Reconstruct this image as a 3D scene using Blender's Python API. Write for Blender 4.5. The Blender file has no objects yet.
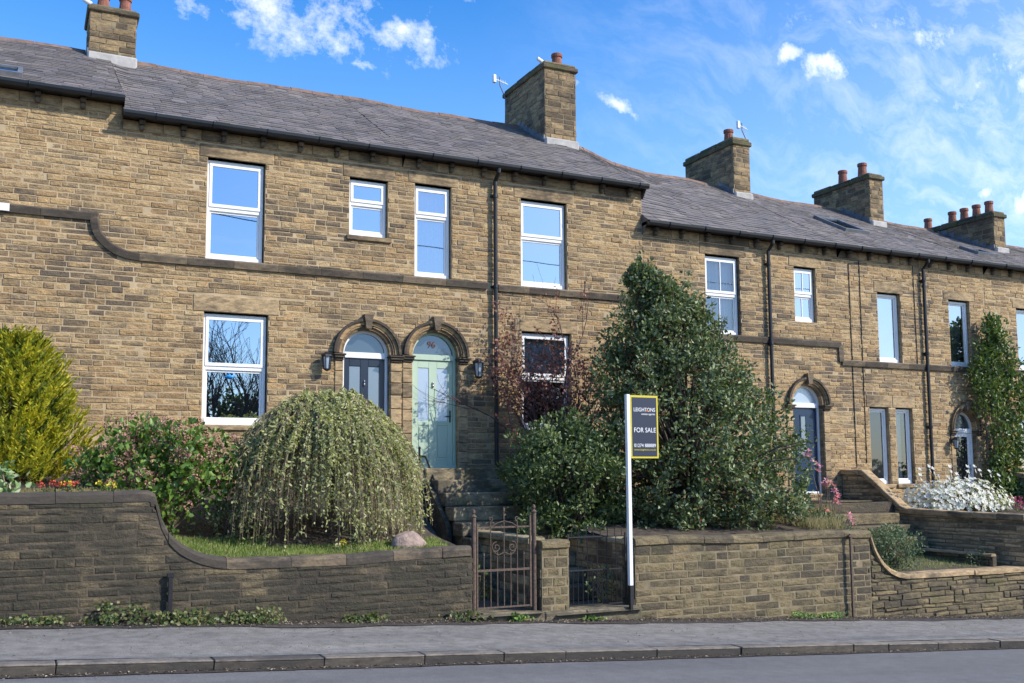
import bpy, math, random
import numpy as np
from mathutils import Vector, Matrix
R = random.Random(7)
rad = math.radians
sc = bpy.context.scene
C = sc.collection

# ------------------------------------------------------------------ camera
cam = bpy.data.objects.new('camera', bpy.data.cameras.new('camera'))
C.objects.link(cam)
cam.matrix_world = Matrix(((0.89850, -0.03711, -0.43741, 0), (-0.43893, -0.09188, -0.89381, 0),
                           (-0.00702, 0.99508, -0.09884, 0), (0, 0, 0, 1)))
# camera axes are given as columns of world vectors
cam.data.sensor_width = 36
cam.data.lens = 1002 / 1024 * 36
cam.data.shift_y = 33.5 / 1024
cam.data.clip_start = 0.05
cam.data.clip_end = 6000
sc.camera = cam

# ------------------------------------------------------------------ light
SUN_AZ, SUN_EL = rad(136), rad(35)          # azimuth clockwise from +Y
sc.view_settings.view_transform = 'Standard'
sc.view_settings.look = 'None'
sc.view_settings.gamma = 1
sc.view_settings.exposure = 1.1
sd = Vector((math.sin(SUN_AZ) * math.cos(SUN_EL), math.cos(SUN_AZ) * math.cos(SUN_EL), math.sin(SUN_EL)))
sl = bpy.data.lights.new('sun', 'SUN')
sl.energy = 2.4
sl.angle = rad(0.6)
sl.color = (1.0, 0.95, 0.86)
so = bpy.data.objects.new('sun', sl)
so.rotation_euler = (-sd).to_track_quat('-Z', 'Y').to_euler()
C.objects.link(so)

wd = bpy.data.worlds.new('World')
sc.world = wd
wd.use_nodes = True


class NT:
    """small node-graph helper"""
    def __init__(s, nt):
        s.nt = nt
        nt.nodes.clear()

    def n(s, kind, ins=None, **kw):
        nd = s.nt.nodes.new(kind)
        for k, v in kw.items():
            setattr(nd, k, v)
        for k, v in (ins or {}).items():
            s.put(nd.inputs[k], v)
        return nd

    def put(s, sock, v):
        if isinstance(v, bpy.types.NodeSocket):
            s.nt.links.new(v, sock)
        elif isinstance(v, bpy.types.Node):
            s.nt.links.new(v.outputs[0], sock)
        else:
            if sock.type == 'RGBA' and not hasattr(v, '__len__'):
                v = (v, v, v, 1)
            elif sock.type == 'RGBA' and len(v) == 3:
                v = (*v, 1)
            sock.default_value = v

    def math(s, op, a, b=0.0, c=None, clamp=False):
        nd = s.nt.nodes.new('ShaderNodeMath')
        nd.operation = op
        nd.use_clamp = clamp
        s.put(nd.inputs[0], a)
        s.put(nd.inputs[1], b)
        if c is not None:
            s.put(nd.inputs[2], c)
        return nd.outputs[0]

    def ramp(s, fac, stops, mode='LINEAR'):
        nd = s.nt.nodes.new('ShaderNodeValToRGB')
        nd.color_ramp.interpolation = mode
        el = nd.color_ramp.elements
        while len(el) < len(stops):
            el.new(0.5)
        for e, (p, c) in zip(el, stops):
            e.position = p
            e.color = (*c, 1) if len(c) == 3 else c
        s.put(nd.inputs[0], fac)
        return nd.outputs[0]

    def mix(s, fac, a, b, mode='MIX'):
        nd = s.nt.nodes.new('ShaderNodeMix')
        nd.data_type = 'RGBA'
        nd.blend_type = mode
        s.put(nd.inputs[0], fac)
        s.put(nd.inputs[6], a)
        s.put(nd.inputs[7], b)
        return nd.outputs[2]

    def noise(s, vec, scale, detail=4, rough=0.55):
        nd = s.nt.nodes.new('ShaderNodeTexNoise')
        s.put(nd.inputs['Vector'], vec)
        nd.inputs['Scale'].default_value = scale
        nd.inputs['Detail'].default_value = detail
        nd.inputs['Roughness'].default_value = rough
        return nd.outputs['Fac']


def lin(r, g, b):
    return tuple(((c / 255) / 12.92 if c / 255 <= .04045 else ((c / 255 + .055) / 1.055) ** 2.4) for c in (r, g, b))


def build_world():
    g = NT(wd.node_tree)
    sky = g.n('ShaderNodeTexSky', sky_type='NISHITA', sun_disc=False, sun_elevation=SUN_EL, sun_rotation=SUN_AZ,
              air_density=1.0, dust_density=0.5, ozone_density=2.0)
    hs = g.n('ShaderNodeHueSaturation', {'Color': sky, 'Saturation': 1.48, 'Value': 0.82, 'Hue': 0.509})
    tc = g.n('ShaderNodeTexCoord')
    dirv = tc.outputs['Generated']
    xyz = g.n('ShaderNodeSeparateXYZ', {0: dirv})
    # gnomonic sky coordinates of the northern half, measured in x/y and z/y
    yy = g.math('MAXIMUM', g.math('ABSOLUTE', xyz.outputs[1]), 0.08)
    a = g.math('DIVIDE', xyz.outputs[0], yy)
    b = g.math('DIVIDE', xyz.outputs[2], yy)
    ab = g.n('ShaderNodeCombineXYZ', {0: a, 1: b, 2: 0.0}).outputs[0]
    wn = g.n('ShaderNodeTexNoise', {'Vector': ab, 'Scale': 5.0, 'Detail': 5.0})
    wsub = g.n('ShaderNodeVectorMath', {0: wn.outputs['Color'], 1: (0.5, 0.5, 0.5)}, operation='SUBTRACT')
    wsc = g.n('ShaderNodeVectorMath', {0: wsub, 'Scale': 0.17}, operation='SCALE')
    warp = g.n('ShaderNodeVectorMath', {0: ab, 1: wsc}, operation='ADD').outputs[0]
    total = None
    for (ca, cb, ra, rb, rot, amp) in CLOUDS:
        mp = g.n('ShaderNodeMapping', {0: warp, 'Location': (ca, cb, 0), 'Rotation': (0, 0, rot), 'Scale': (ra, rb, 1)}, vector_type='TEXTURE')
        ln = g.n('ShaderNodeVectorMath', {0: mp}, operation='LENGTH').outputs['Value']
        m = g.math('MULTIPLY', g.math('SUBTRACT', 1.0, ln, clamp=True), amp)
        total = m if total is None else g.math('MAXIMUM', total, m)
    streak = g.n('ShaderNodeMapping', {0: warp, 'Rotation': (0, 0, 0.35), 'Scale': (1.0, 2.2, 1)})
    n1 = g.noise(streak, 9.0, 9, 0.66)
    n2 = g.noise(streak, 1.7, 5, 0.55)
    n3 = g.noise(ab, 17.0, 10, 0.68)
    front = g.math('MULTIPLY', g.math('SUBTRACT', g.math('ADD', n3, g.math('MULTIPLY', total, 0.42)), 0.64), 3.4, clamp=True)
    front = g.math('MULTIPLY', front, g.math('MULTIPLY', total, 3.0, clamp=True))
    thin = g.math('MULTIPLY', g.math('SUBTRACT', g.math('MULTIPLY', n1, n2), 0.27), 2.0, clamp=True)
    # thin veil towards the right of the sky
    behind = g.math('LESS_THAN', xyz.outputs[1], 0.0)
    thin = g.math('MULTIPLY', thin, behind)
    veil = g.math('MULTIPLY', g.n('ShaderNodeMapRange', {0: a, 1: 0.45, 2: 1.5, 3: 0.0, 4: 1.0}).outputs[0],
                  g.math('ADD', 0.12, g.math('MULTIPLY', g.math('SUBTRACT', n1, 0.43), 1.7, clamp=True)))
    cl = g.math('MAXIMUM', g.math('MAXIMUM', front, g.math('MULTIPLY', thin, 0.75)), veil, clamp=True)
    low = g.n('ShaderNodeMapRange', {0: xyz.outputs[2], 1: 0.05, 2: 0.50, 3: 0.55, 4: 0.0}).outputs[0]
    base = g.mix(low, hs, (2.0, 3.1, 4.8))
    col = g.mix(cl, base, (4.3, 4.45, 4.6))
    bg = g.n('ShaderNodeBackground', {0: col, 1: 0.15})
    g.n('ShaderNodeOutputWorld', {0: bg})


# cloud patches: centre (x/y, z/y), radii, rotation, density
CLOUDS = [
    (0.21, 0.51, 0.22, 0.085, -0.12, .82), (0.35, 0.50, 0.10, 0.05, -0.2, .62), (0.12, 0.50, 0.09, 0.04, 0.1, .5),
    (0.315, 0.452, 0.04, 0.016, 0.1, .6), (0.43, 0.545, 0.022, 0.022, 0, .5),
    (0.725, 0.655, 0.09, 0.028, 0.15, 1.0), (0.61, 0.61, 0.025, 0.018, 0, .6),
    (0.640, 0.425, 0.060, 0.016, 0.05, .85), (0.585, 0.43, 0.03, 0.01, 0.0, .5),
    (0.985, 0.535, 0.060, 0.034, 0.0, 1.05), (0.925, 0.553, 0.055, 0.024, 0, .85),
    (1.30, 0.77, 0.24, 0.065, 0.1, 1.5), (1.12, 0.63, 0.36, 0.045, 0.12, .55), (1.35, 0.60, 0.45, 0.14, 0.35, .42),
    (1.27, 0.43, 0.12, 0.022, 0.1, .65), (1.40, 0.415, 0.09, 0.04, 0.0, 1.5), (1.1, 0.37, 0.2, 0.04, 0.2, .4),
]
build_world()


# ------------------------------------------------------------------ materials
def mat(name):
    m = bpy.data.materials.new(name)
    m.use_nodes = True
    return m, NT(m.node_tree)


def finish(g, bsdf):
    g.n('ShaderNodeOutputMaterial', {0: bsdf})


def principled(g, col, rough=0.8, bump=None, strength=0.3, dist=0.02, **kw):
    ins = {'Base Color': col, 'Roughness': rough}
    ins.update(kw)
    if bump is not None:
        ins['Normal'] = g.n('ShaderNodeBump', {'Height': bump, 'Strength': strength, 'Distance': dist})
    return g.n('ShaderNodeBsdfPrincipled', ins)


def obj_coord(g):
    return g.n('ShaderNodeNewGeometry').outputs['Position']


def stone_mat(name, tones, soot=0.35, sootcol=(0.045, 0.036, 0.028), moss=0.0, bumpd=0.016, sscale=0.55):
    """tones: list of (position, colour) picked per stone; soot: how much of the face is blackened by smoke"""
    m, g = mat(name)
    geo = g.n('ShaderNodeNewGeometry')
    P = geo.outputs['Position']
    rnd = geo.outputs['Random Per Island']
    col = g.ramp(rnd, tones)
    st = g.n('ShaderNodeMapping', {0: P, 'Scale': (1, 1, 3.2)})
    n1 = g.noise(st, 7.0, 6, 0.65)
    n2 = g.noise(P, 38.0, 4, 0.6)
    n3 = g.noise(P, sscale, 4, 0.6)
    col = g.mix(1.0, col, g.ramp(n1, [(0.28, (0.46, 0.44, 0.42)), (0.48, (0.98, 0.97, 0.96)), (0.72, (1.4, 1.36, 1.28))]), 'MULTIPLY')
    col = g.mix(0.6, col, g.ramp(n2, [(0.3, (0.7, 0.69, 0.67)), (0.6, (1.15, 1.14, 1.12))]), 'MULTIPLY')
    # soot that sits on some stones and in large patches
    wn = g.n('ShaderNodeTexWhiteNoise', {'W': rnd}, noise_dimensions='1D').outputs['Value']
    nb = g.noise(st, 3.3, 7, 0.72)
    sf = g.math('ADD', g.math('ADD', g.math('MULTIPLY', wn, 0.42), 0.10), g.math('MULTIPLY', nb, 0.95))
    sf = g.math('ADD', sf, g.math('MULTIPLY', g.math('SUBTRACT', n3, 0.5), 1.3))
    sf = g.math('MULTIPLY', g.math('SUBTRACT', sf, 1.05 - soot), 3.6, clamp=True)
    col = g.mix(g.math('MULTIPLY', sf, 0.78), col, sootcol)
    if moss > 0:
        mf = g.math('MULTIPLY', g.math('SUBTRACT', g.noise(P, 2.6, 5, 0.65), 0.62 - moss * 0.2), 5.0, clamp=True)
        col = g.mix(g.math('MULTIPLY', mf, moss), col, (0.075, 0.085, 0.025))
    b = g.math('ADD', g.math('MULTIPLY', n1, 0.7), g.math('MULTIPLY', n2, 0.35))
    b = g.math('ADD', b, g.math('MULTIPLY', g.noise(P, 16, 6, 0.7), 0.8))
    finish(g, principled(g, col, 0.92, b, 0.9, bumpd))
    return m


TAN = [(0, (0.350, 0.227, 0.109)), (0.15, (0.434, 0.308, 0.161)), (0.3, (0.286, 0.184, 0.092)), (0.45, (0.381, 0.265, 0.135)), (0.6, (0.467, 0.336, 0.177)),
       (0.75, (0.402, 0.259, 0.120)), (0.88, (0.255, 0.178, 0.094)), (1, (0.318, 0.233, 0.140))]
M = {}
M['stone'] = stone_mat('sandstone', TAN, 0.25, (0.085, 0.068, 0.052), bumpd=0.036)
M['stone_ashlar'] = stone_mat('dressed_sandstone', [(0, (0.33, 0.24, 0.135)), (0.5, (0.42, 0.30, 0.165)), (1, (0.29, 0.21, 0.125))], 0.22, bumpd=0.006)
M['stone_black'] = stone_mat('sooty_dressed_stone', [(0, (0.12, 0.095, 0.068)), (0.5, (0.19, 0.145, 0.095)), (1, (0.085, 0.07, 0.055))], 0.42, bumpd=0.006)
M['stone_arch'] = stone_mat('arch_stone', [(0, (0.34, 0.22, 0.11)), (0.5, (0.42, 0.29, 0.15)), (1, (0.22, 0.15, 0.085))], 0.3, bumpd=0.006)
M['garden_stone_dark'] = stone_mat('sooty_wall_stone', [(0, (0.14, 0.11, 0.066)), (0.35, (0.18, 0.142, 0.08)), (0.7, (0.12, 0.097, 0.058)), (1, (0.25, 0.19, 0.10))], 0.62, (0.023, 0.023, 0.018), 0.25, 0.034, 1.3)
M['garden_stone_tan'] = stone_mat('worn_wall_stone', [(0, (0.165, 0.13, 0.07)), (0.5, (0.22, 0.17, 0.09)), (1, (0.125, 0.10, 0.06))], 0.34, (0.05, 0.042, 0.033), 0.5, 0.032, 0.8)
M['garden_stone_side'] = stone_mat('side_wall_stone', [(0, (0.52, 0.38, 0.22)), (0.5, (0.42, 0.31, 0.18)), (1, (0.60, 0.45, 0.27))], 0.36, (0.04, 0.034, 0.028), 0.12, 0.02, 0.8)
M['coping_dark'] = stone_mat('sooty_coping', [(0, (0.14, 0.11, 0.072)), (0.5, (0.17, 0.13, 0.085)), (1, (0.12, 0.095, 0.065))], 0.5, (0.04, 0.035, 0.032), 0.25, 0.012, 1.6)
M['coping_tan'] = stone_mat('sandstone_coping', [(0, (0.38, 0.27, 0.15)), (0.5, (0.45, 0.32, 0.18)), (1, (0.30, 0.22, 0.13))], 0.2, (0.07, 0.06, 0.045), 0.3, 0.012, 1.6)
M['step_stone'] = stone_mat('mossy_step_stone', [(0, (0.30, 0.24, 0.15)), (1, (0.40, 0.33, 0.20))], 0.32, (0.05, 0.045, 0.035), 0.6, 0.012, 1.6)
M['chimney_stone'] = stone_mat('chimney_stone', [(0, (0.26, 0.18, 0.095)), (0.5, (0.34, 0.24, 0.125)), (1, (0.20, 0.145, 0.085))], 0.36, moss=0.15)
M['chimney_cap'] = stone_mat('mossy_cap_stone', [(0, (0.17, 0.13, 0.08)), (1, (0.22, 0.17, 0.09))], 0.3, moss=0.9)


def simple(name, col, rough=0.6, noise=0.0, scale=8.0, bump=0.0, dist=0.01, **kw):
    m, g = mat(name)
    c = col
    b = None
    if noise or bump:
        n = g.noise(obj_coord(g), scale, 5, 0.6)
        if noise:
            lo = tuple(max(0, x * (1 - noise)) for x in col)
            hi = tuple(min(1, x * (1 + noise)) for x in col)
            c = g.ramp(n, [(0.3, lo), (0.7, hi)])
        b = n if bump else None
    finish(g, principled(g, c, rough, b, bump, dist, **kw))
    return m


M['mortar'] = simple('lime_mortar', (0.42, 0.315, 0.19), 0.95, 0.3, 3.0, 0.5)
M['mortar_dark'] = stone_mat('dirty_mortar_joint_shade', [(0, (0.10, 0.08, 0.055)), (1, (0.10, 0.08, 0.055))], 0.5, (0.022, 0.02, 0.018), 0.2, 0.02, 1.3)  # dirt on the black wall; painted joint shadow in the low right wall
M['mortar_tan'] = simple('worn_mortar', (0.22, 0.175, 0.105), 0.95, 0.4, 4.0, 0.5)
M['terracotta'] = simple('terracotta', (0.25, 0.095, 0.06), 0.85, 0.4, 12.0, 0.3)
M['ridge'] = simple('ridge_tile', (0.20, 0.125, 0.09), 0.85, 0.45, 5.0, 0.3)
M['lead'] = simple('lead_flashing', (0.16, 0.165, 0.175), 0.55, 0.3, 6.0, 0.3)
M['render_patch'] = simple('cement_flashing', (0.42, 0.40, 0.37), 0.9, 0.2, 6.0, 0.4)
M['black_plastic'] = simple('black_plastic', (0.010, 0.011, 0.013), 0.35, 0.3, 3.0)
M['black_iron'] = simple('black_iron', (0.012, 0.012, 0.014), 0.5, 0.3, 20, 0.3)
M['rusty_iron'] = simple('rusty_iron', (0.11, 0.075, 0.055), 0.8, 0.5, 30, 0.5, 0.004)
M['pvc'] = simple('white_window_frame', (0.83, 0.82, 0.80), 0.35, 0.04, 3.0)
M['white_paint'] = simple('white_paint', (0.78, 0.79, 0.80), 0.45, 0.05, 5.0)
M['navy'] = simple('navy_door_paint', (0.014, 0.023, 0.043), 0.32, 0.1, 3.0)
M['blue'] = simple('blue_door_paint', (0.009, 0.032, 0.075), 0.32, 0.1, 3.0)
M['sage'] = simple('sage_green_door_paint', (0.44, 0.55, 0.41), 0.5, 0.05, 3.0)
M['chrome'] = simple('chrome', (0.6, 0.6, 0.62), 0.25, Metallic=1.0)
M['sign_navy'] = simple('sign_navy', (0.018, 0.026, 0.052), 0.4)
M['sign_yellow'] = simple('sign_yellow', (0.62, 0.50, 0.03), 0.45)
M['sign_white'] = simple('sign_white', (0.82, 0.82, 0.82), 0.5)
M['sign_orange'] = simple('sign_orange', (0.70, 0.17, 0.03), 0.5)
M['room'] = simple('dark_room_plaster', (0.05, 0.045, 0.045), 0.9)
M['curtain'] = simple('pale_curtain', (0.52, 0.52, 0.54), 0.9, 0.1, 20, Emission_dummy=None) if False else simple('pale_curtain', (0.52, 0.52, 0.54), 0.9, 0.1, 20)
M['curtain_purple'] = simple('purple_curtain', (0.13, 0.09, 0.2), 0.9, 0.2, 20)
M['bark'] = simple('bark', (0.10, 0.075, 0.055), 0.9, 0.4, 20, 0.5)
M['twig_brown'] = simple('brown_twig', (0.19, 0.14, 0.10), 0.85, 0.35, 20)
M['twig_red'] = simple('red_brown_twig', (0.10, 0.05, 0.045), 0.8, 0.3, 20)
M['soil'] = simple('garden_soil', (0.075, 0.055, 0.038), 0.95, 0.5, 9.0, 0.8, 0.03)
M['flag'] = simple('path_flagstone', (0.14, 0.12, 0.085), 0.9, 0.4, 3.0, 0.5)
M['rock'] = simple('pink_rock', (0.30, 0.22, 0.18), 0.9, 0.4, 12, 0.8, 0.03)
M['plastic_blue'] = simple('blue_plastic', (0.02, 0.25, 0.65), 0.4)
M['ceramic'] = simple('weathered_lead_grey_ceramic', (0.10, 0.14, 0.17), 0.5, 0.3, 15, 0.2)


def glass_mat(name, refl, tint, rough=0.01, opaque=None):
    m, g = mat(name)
    P = obj_coord(g)
    bp = g.n('ShaderNodeBump', {'Height': g.noise(P, 0.9, 1, 0.4), 'Strength': 0.12, 'Distance': 0.02})
    gl = g.n('ShaderNodeBsdfGlossy', {'Color': (0.66, 0.76, 0.88), 'Roughness': rough, 'Normal': bp})
    if opaque:
        tr = g.n('ShaderNodeBsdfDiffuse', {'Color': opaque})
    else:
        tr = g.n('ShaderNodeBsdfTransparent', {'Color': tint})
    fr = g.n('ShaderNodeFresnel', {'IOR': 1.5})
    fac = g.math('MAXIMUM', refl, fr, clamp=True)
    finish(g, g.n('ShaderNodeMixShader', {0: fac, 1: tr, 2: gl}))
    return m


M['glass'] = glass_mat('window_glass', 0.62, (0.75, 0.8, 0.8))
M['glass_clear'] = glass_mat('clear_window_glass', 0.20, (0.85, 0.9, 0.9))
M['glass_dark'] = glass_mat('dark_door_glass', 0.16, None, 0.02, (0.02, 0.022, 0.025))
M['glass_mid'] = glass_mat('part_lit_window_glass', 0.5, (0.8, 0.85, 0.85))
M['glass_obscure'] = glass_mat('obscured_glass', 0.22, None, 0.25, (0.16, 0.19, 0.20))
M['glass_pale'] = glass_mat('frosted_door_glass', 0.30, None, 0.3, (0.36, 0.42, 0.48))
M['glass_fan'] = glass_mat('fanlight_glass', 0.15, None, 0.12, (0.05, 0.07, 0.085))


def slate_mat():
    m, g = mat('roof_slate')
    geo = g.n('ShaderNodeNewGeometry')
    P = geo.outputs['Position']
    col = g.ramp(geo.outputs['Random Per Island'], [(0, (0.125, 0.116, 0.112)), (0.3, (0.178, 0.163, 0.152)), (0.6, (0.14, 0.13, 0.126)), (0.85, (0.22, 0.195, 0.185)), (1, (0.12, 0.11, 0.112))])
    n = g.noise(P, 1.1, 5, 0.65)
    n2 = g.noise(P, 14, 4, 0.65)
    col = g.mix(1.0, col, g.ramp(n, [(0.3, (0.72, 0.72, 0.75)), (0.7, (1.3, 1.22, 1.14))]), 'MULTIPLY')
    lf = g.math('MULTIPLY', g.math('SUBTRACT', n2, 0.63), 7.0, clamp=True)
    col = g.mix(g.math('MULTIPLY', lf, 0.55), col, (0.33, 0.31, 0.25))
    bf = g.math('MULTIPLY', g.math('SUBTRACT', g.noise(P, 3.3, 6, 0.7), 0.52), 4.0, clamp=True)
    col = g.mix(g.math('MULTIPLY', bf, 0.5), col, (0.17, 0.13, 0.095))
    finish(g, principled(g, col, 0.72, n2, 0.4, 0.01))
    return m


M['slate'] = slate_mat()


def asphalt_mat(name, base, patch, worn=0.25, scale=120, grade=False):
    m, g = mat(name)
    P = obj_coord(g)
    n = g.noise(P, scale, 3, 0.7)
    sx = g.n('ShaderNodeMapping', {0: P, 'Scale': (0.25, 1.6, 1)})
    big = g.noise(sx, 0.9, 5, 0.6)
    med = g.noise(P, 6, 5, 0.6)
    c = g.mix(g.ramp(big, [(0.35, (0, 0, 0)), (0.7, (1, 1, 1))]), base, patch)
    c = g.mix(1.0, c, g.ramp(n, [(0.3, (0.55, 0.55, 0.56)), (0.52, (1, 1, 1)), (0.7, (1.7, 1.68, 1.62))]), 'MULTIPLY')
    c = g.mix(worn, c, g.ramp(med, [(0.35, (0.5, 0.48, 0.46)), (0.65, (1.25, 1.25, 1.25))]), 'MULTIPLY')
    vor = g.n('ShaderNodeTexVoronoi', {'Vector': g.n('ShaderNodeVectorMath', {0: P, 1: g.n('ShaderNodeVectorMath', {0: g.n('ShaderNodeTexNoise', {'Vector': P, 'Scale': 1.3, 'Detail': 5.0}).outputs['Color'], 'Scale': 0.9}, operation='SCALE')}, operation='ADD'), 'Scale': 0.42}, feature='DISTANCE_TO_EDGE')
    crack = g.math('LESS_THAN', vor.outputs[0], 0.006)
    c = g.mix(g.math('MULTIPLY', crack, 0.0), c, (0.02, 0.02, 0.02))
    finish(g, principled(g, c, 0.85, n, 0.5, 0.006))
    return m


M['road'] = asphalt_mat('road_asphalt', (0.130, 0.126, 0.125), (0.170, 0.165, 0.160))
M['pavement'] = asphalt_mat('pavement_asphalt', (0.19, 0.178, 0.163), (0.25, 0.232, 0.205), 0.55, 90)
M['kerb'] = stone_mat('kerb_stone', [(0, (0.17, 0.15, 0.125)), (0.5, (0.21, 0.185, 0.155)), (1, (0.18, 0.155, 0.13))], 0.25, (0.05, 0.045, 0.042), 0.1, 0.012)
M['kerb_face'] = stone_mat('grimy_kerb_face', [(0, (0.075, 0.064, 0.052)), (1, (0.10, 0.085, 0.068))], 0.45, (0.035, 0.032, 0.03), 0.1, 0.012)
M['dirt'] = asphalt_mat('gritty_dirt', (0.045, 0.038, 0.032), (0.075, 0.06, 0.048), 0.6, 60)


def leaf_mat(name, tones, rough=0.5, trans=0.28, spec=0.5):
    m, g = mat(name)
    geo = g.n('ShaderNodeNewGeometry')
    col = g.ramp(geo.outputs['Random Per Island'], tones)
    n = g.noise(geo.outputs['Position'], 2.2, 3, 0.6)
    col = g.mix(0.7, col, g.ramp(n, [(0.3, (0.68, 0.72, 0.7)), (0.7, (1.3, 1.25, 1.15))]), 'MULTIPLY')
    p = g.n('ShaderNodeBsdfPrincipled', {'Base Color': col, 'Roughness': rough, 'Specular IOR Level': spec})
    t = g.n('ShaderNodeBsdfTranslucent', {'Color': g.mix(1.0, col, (1.3, 1.35, 0.7), 'MULTIPLY')})
    finish(g, g.n('ShaderNodeMixShader', {0: trans, 1: p, 2: t}))
    return m


L = {}
L['holly'] = leaf_mat('dark_glossy_leaf', [(0, (0.06, 0.09, 0.042)), (0.4, (0.11, 0.155, 0.068)), (0.75, (0.17, 0.22, 0.10)), (1, (0.34, 0.37, 0.20))], 0.46, 0.25, 0.45)
L['laurel'] = leaf_mat('bush_leaf', [(0, (0.055, 0.095, 0.038)), (0.5, (0.11, 0.165, 0.062)), (1, (0.24, 0.29, 0.12))], 0.46, 0.25, 0.45)
L['berry'] = leaf_mat('red_berry', [(0, (0.22, 0.03, 0.02)), (1, (0.35, 0.06, 0.03))], 0.35, 0.05)
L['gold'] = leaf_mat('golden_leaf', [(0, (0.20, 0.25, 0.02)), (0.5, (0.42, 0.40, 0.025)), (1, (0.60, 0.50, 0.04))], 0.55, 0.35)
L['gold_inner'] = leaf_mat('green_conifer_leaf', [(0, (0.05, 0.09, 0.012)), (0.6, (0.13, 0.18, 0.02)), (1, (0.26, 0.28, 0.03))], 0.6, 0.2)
L['green'] = leaf_mat('fresh_green_leaf', [(0, (0.06, 0.13, 0.022)), (0.5, (0.13, 0.24, 0.045)), (1, (0.24, 0.36, 0.08))], 0.45, 0.3)
L['pinkhead'] = leaf_mat('faded_pink_flower', [(0, (0.30, 0.16, 0.11)), (0.5, (0.44, 0.22, 0.19)), (1, (0.55, 0.36, 0.28))], 0.8, 0.2)
L['willow'] = leaf_mat('pale_willow_leaf', [(0, (0.28, 0.31, 0.12)), (0.5, (0.44, 0.46, 0.21)), (0.85, (0.55, 0.55, 0.30)), (1, (0.62, 0.58, 0.40))], 0.6, 0.4)
L['acer'] = leaf_mat('maroon_leaf', [(0, (0.15, 0.06, 0.05)), (0.5, (0.25, 0.10, 0.085)), (1, (0.38, 0.19, 0.14))], 0.5, 0.25)
L['climber'] = leaf_mat('climber_leaf', [(0, (0.05, 0.09, 0.025)), (0.5, (0.10, 0.16, 0.04)), (1, (0.19, 0.25, 0.07))], 0.45, 0.25)
L['white'] = leaf_mat('white_petal', [(0, (0.62, 0.62, 0.62)), (1, (0.82, 0.81, 0.80))], 0.6, 0.3)
L['pink'] = leaf_mat('pink_petal', [(0, (0.55, 0.16, 0.26)), (0.6, (0.70, 0.32, 0.42)), (1, (0.80, 0.55, 0.60))], 0.6, 0.3)
L['magenta'] = leaf_mat('magenta_petal', [(0, (0.40, 0.05, 0.18)), (1, (0.55, 0.12, 0.30))], 0.6, 0.3)
L['red'] = leaf_mat('red_petal', [(0, (0.45, 0.05, 0.03)), (1, (0.62, 0.13, 0.08))], 0.6, 0.2)
L['yellow'] = leaf_mat('yellow_petal', [(0, (0.65, 0.48, 0.03)), (1, (0.75, 0.6, 0.05))], 0.6, 0.2)
L['orange'] = leaf_mat('orange_dry_leaf', [(0, (0.35, 0.15, 0.03)), (1, (0.48, 0.24, 0.05))], 0.7, 0.2)
L['grass'] = leaf_mat('grass_blade', [(0, (0.08, 0.15, 0.02)), (0.5, (0.17, 0.25, 0.04)), (1, (0.38, 0.36, 0.14))], 0.6, 0.3)
L['drygrass'] = leaf_mat('dry_grass', [(0, (0.16, 0.15, 0.06)), (1, (0.36, 0.30, 0.15))], 0.7, 0.3)
L['ivy'] = leaf_mat('ground_ivy_leaf', [(0, (0.05, 0.075, 0.02)), (0.6, (0.11, 0.15, 0.04)), (1, (0.20, 0.17, 0.07))], 0.45, 0.25)
L['litter'] = leaf_mat('leaf_litter', [(0, (0.05, 0.035, 0.025)), (0.6, (0.14, 0.10, 0.065)), (1, (0.48, 0.40, 0.30))], 0.8, 0.1)
L['variegated'] = leaf_mat('variegated_leaf', [(0, (0.10, 0.20, 0.07)), (0.5, (0.25, 0.36, 0.15)), (1, (0.55, 0.58, 0.38))], 0.5, 0.25)
L['heather'] = leaf_mat('brown_heather', [(0, (0.07, 0.045, 0.03)), (0.6, (0.14, 0.085, 0.06)), (1, (0.16, 0.15, 0.05))], 0.8, 0.15)
L['greygreen'] = leaf_mat('grey_green_leaf', [(0, (0.06, 0.11, 0.05)), (1, (0.17, 0.24, 0.13))], 0.6, 0.2)


# ------------------------------------------------------------------ object helpers
def link(o, parent=None):
    C.objects.link(o)
    if parent is not None:
        o.parent = parent
    return o


def thing(name, label, cat, loc=(0, 0, 0), group=None):
    o = bpy.data.objects.new(name, None)
    o.empty_display_size = 0.2
    o.location = loc
    link(o)
    return tag(o, label, cat, group)


def tag(o, label, cat=None, group=None, kind=None):
    if label:
        o['label'] = label
    if cat:
        o['category'] = cat
    if group:
        o['group'] = group
    if kind:
        o['kind'] = kind
    return o


def world_loc(o):
    v = Vector((0, 0, 0))
    while o is not None:
        v += o.location
        o = o.parent
    return v


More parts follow.
